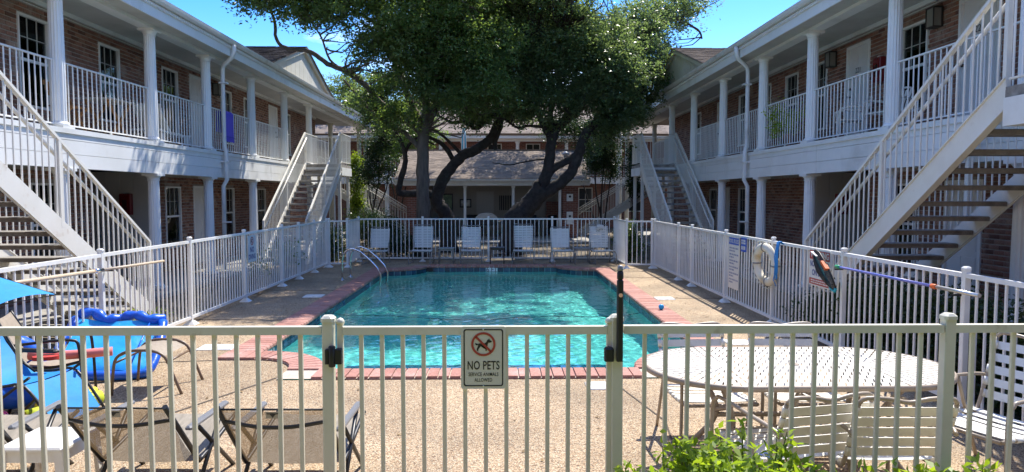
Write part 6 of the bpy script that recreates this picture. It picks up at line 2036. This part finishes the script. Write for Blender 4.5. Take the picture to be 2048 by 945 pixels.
def bush(label, base, lobes, ncl, per, seed, leafmat, L=.05, W_=.028, spread=.10, name='shrub', cat='shrub', group=None, stems=6, flat=.2):
    g = np.random.default_rng(seed)
    r = thing(name, label, cat, base, 0, group)
    bs = Vector(base)
    C = cluster_points(lobes, ncl, g, .4)
    C[:, 2] = np.maximum(C[:, 2], .06)
    sm = MB()
    for i in range(min(stems * 6, ncl)):
        b = Vector(C[i]); a = Vector((b.x * .55 + bs.x * .45, b.y * .55 + bs.y * .45, bs.z))
        sm.tube([a, (a + b) / 2 + Vector(g.normal(size=3)) * .03, b], [.007, .005, .003], 4, cap=False)
    obj('stems', sm, BARK2, r, W=True, kind='stuff')
    cs = np.repeat(C, per, axis=0)
    P_ = cs + g.normal(size=cs.shape) * spread
    P_ = P_[P_[:, 2] > bs.z + .01]
    V, F = leaf_arrays(P_, L, W_, g, flat)
    obj('foliage', np_mesh('foliage', V, F, leafmat), None, r, W=True, kind='stuff')
    return r


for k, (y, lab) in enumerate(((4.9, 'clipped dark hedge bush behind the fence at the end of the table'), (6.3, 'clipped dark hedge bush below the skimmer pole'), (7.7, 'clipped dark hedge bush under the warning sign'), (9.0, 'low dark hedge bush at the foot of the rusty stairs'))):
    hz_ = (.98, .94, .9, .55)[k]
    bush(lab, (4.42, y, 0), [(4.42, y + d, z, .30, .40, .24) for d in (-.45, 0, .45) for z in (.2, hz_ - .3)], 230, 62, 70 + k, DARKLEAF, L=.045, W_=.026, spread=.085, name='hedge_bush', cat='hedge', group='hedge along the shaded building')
bush('sprig of creeper climbing the fence beside the life ring post', (3.98, 8.9, 0), [(3.98, 8.9, .25, .08, .5, .25), (3.99, 7.9, .5, .06, .2, .3)], 26, 16, 81, DARKLEAF, L=.05, W_=.025, spread=.09)
bush('green weeds at the foot of the fence beside the near stairs', (-4.75, 9.3, 0), [(-4.72, 9.2, .10, .15, .5, .12)], 40, 22, 82, LIME, L=.09, W_=.02, spread=.07, name='weeds', cat='weeds', flat=-.3)
bush('leafy sprig poking through the fence past the no diving sign', (-4.62, 13.2, 0), [(-4.6, 13.25, .62, .12, .22, .3)], 18, 16, 83, OAKLEAF2, L=.07, W_=.035, spread=.08)
bush('round sprig poking through the fence near the grab rails', (-4.7, 15.0, 0), [(-4.62, 15.1, .55, .16, .38, .32)], 34, 18, 84, OAKLEAF2, L=.07, W_=.035, spread=.09)
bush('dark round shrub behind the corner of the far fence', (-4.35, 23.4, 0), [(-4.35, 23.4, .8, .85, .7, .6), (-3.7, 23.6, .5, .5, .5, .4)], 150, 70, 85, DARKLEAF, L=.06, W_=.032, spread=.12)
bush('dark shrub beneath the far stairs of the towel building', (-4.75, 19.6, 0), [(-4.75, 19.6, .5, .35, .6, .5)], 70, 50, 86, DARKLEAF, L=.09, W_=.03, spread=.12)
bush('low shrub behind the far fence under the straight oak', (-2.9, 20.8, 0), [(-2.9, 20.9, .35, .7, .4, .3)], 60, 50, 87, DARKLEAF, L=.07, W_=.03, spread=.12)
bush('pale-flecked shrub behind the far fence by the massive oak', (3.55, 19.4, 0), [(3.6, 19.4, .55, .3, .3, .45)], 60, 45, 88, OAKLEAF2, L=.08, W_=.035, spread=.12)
bush('yellow vine climbing the tall post at the end of the towel building', (XL + .3, 30.2, .05), [(XL + .35, 30.2, z, .22, .25, .45) for z in (.6, 1.5, 2.4, 3.1)], 150, 30, 89, VINELEAF, L=.10, W_=.06, spread=.13, name='climbing_vine', cat='vine')
bush('dark ivy wrapped around the tall post of the shaded building', (XR - .1, 29.9, .05), [(XR - .15, 29.9, z, .22, .25, .4) for z in (2.2, 2.9, 3.6)], 120, 30, 90, DARKLEAF, L=.10, W_=.06, spread=.13, name='climbing_vine', cat='vine')
# potted plant upstairs
pp_ = bush('leafy potted plant pushing through the shaded upstairs railing', (Xr(-.32), 14.95, FLOOR2), [(Xr(-.20), 15.0, FLOOR2 + .55, .22, .30, .42), (Xr(-.05), 15.3, FLOOR2 + .85, .12, .14, .14), (Xr(-.25), 14.55, FLOOR2 + .6, .12, .16, .25)], 60, 14, 91, LIME, L=.10, W_=.03, spread=.09, name='potted_plant', cat='potted plant')
obj('pot', MB().lathe([(.12, 0), (.16, .26), (.175, .27), (.175, .30), (.15, .30)], c=(Xr(-.32), 14.95, FLOOR2), n=20), M('terracotta', (.38, .17, .10), rough=.8), pp_, W=True)

# plumbago in front of the fence
PG = (1.45, 3.05, 0)
pb_ = thing('plumbago_bush', 'lime green flowering bush in front of the fence at the table', 'bush', PG)
g = np.random.default_rng(99)
stm = MB()
tips = []
for k in range(150):
    x = g.uniform(.60, 1.4) if k % 9 < 5 else g.uniform(1.3, 2.4)
    hmax = .53 + .20 * math.exp(-((x - 1.05) / .3) ** 2) + .07 * math.exp(-((x - 2.0) / .25) ** 2) + g.uniform(-.14, .05)
    y = 3.04 + g.normal() * .13
    a = Vector((x + g.normal() * .05, y - .03, 0)); b = Vector((x + g.normal() * .1, y + g.normal() * .06, max(.25, hmax)))
    m = (a + b) / 2 + Vector((g.normal() * .04, g.normal() * .03, .03))
    stm.tube(bend([a, m, b], 3), [.004] * 6 + [.002], 4, cap=False)
    for t in np.linspace(.35, 1, 13):
        tips.append(a.lerp(m, min(1, t * 2)) if t < .5 else m.lerp(b, (t - .5) * 2))
obj('stems', stm, M('green_stem', (.12, .16, .04), rough=.6), pb_, W=True, kind='stuff')
T = np.array([tuple(t) for t in tips])
T = np.repeat(T, 4, axis=0) + g.normal(size=(len(T) * 4, 3)) * .014
order = np.argsort(-T[:, 2] + g.uniform(0, .25, len(T)))
front, rest = T[order[:160]], T[order[160:]]
V, F = leaf_arrays(rest, .062, .026, g, .1)
obj('foliage', np_mesh('foliage', V, F, LIME), None, pb_, W=True, kind='stuff')
lv = []
for k in range(8):
    Vl, Fl = leaf_arrays(np.zeros((1, 3)), .066, .028, g, .1)
    lv.append(np_mesh('leaf', Vl, Fl, LIME))
for i, p in enumerate(front):
    obj('leaf', lv[i % 8], None, pb_, loc=(p[0] - PG[0], p[1] - PG[1], p[2]), rot=(0, 0, g.uniform(0, 6.28)))
PETAL = M('plumbago_petal', (.28, .34, .78), (.36, .42, .82), rough=.6, scale=30)
fm_ = MB()
for k in range(5):
    a = 2 * math.pi * k / 5
    for q in range(6):
        cx_, cy_, cz_ = [(0, 0, .02), (.02, .005, .01), (-.018, .01, .012), (.004, -.02, .012), (.012, .018, 0), (-.014, -.014, .003)][q]
        ca, sa = math.cos(a), math.sin(a)
        rot = lambda x, y, z: (cx_ + ca * x - sa * y, cy_ + sa * x + ca * y, cz_ + z)
        fm_.add([rot(0, 0, 0), rot(.007, .005, .003), rot(.013, 0, .001), rot(.007, -.005, .003)], [(0, 1, 2, 3)])
fme = fm_.mesh('flower', PETAL)
for (x, y, z) in ((1.16, 2.98, .70), (1.42, 2.96, .60), (1.53, 2.95, .575), (1.47, 3.0, .565), (1.12, 2.93, .56), (.98, 2.96, .60), (1.70, 2.97, .56), (2.02, 2.97, .53), (.86, 2.98, .55)):
    obj('flower', fme, None, pb_, loc=(x - PG[0], y - PG[1], z), rot=(R(35), g.uniform(-.4, .4), g.uniform(0, 6)))
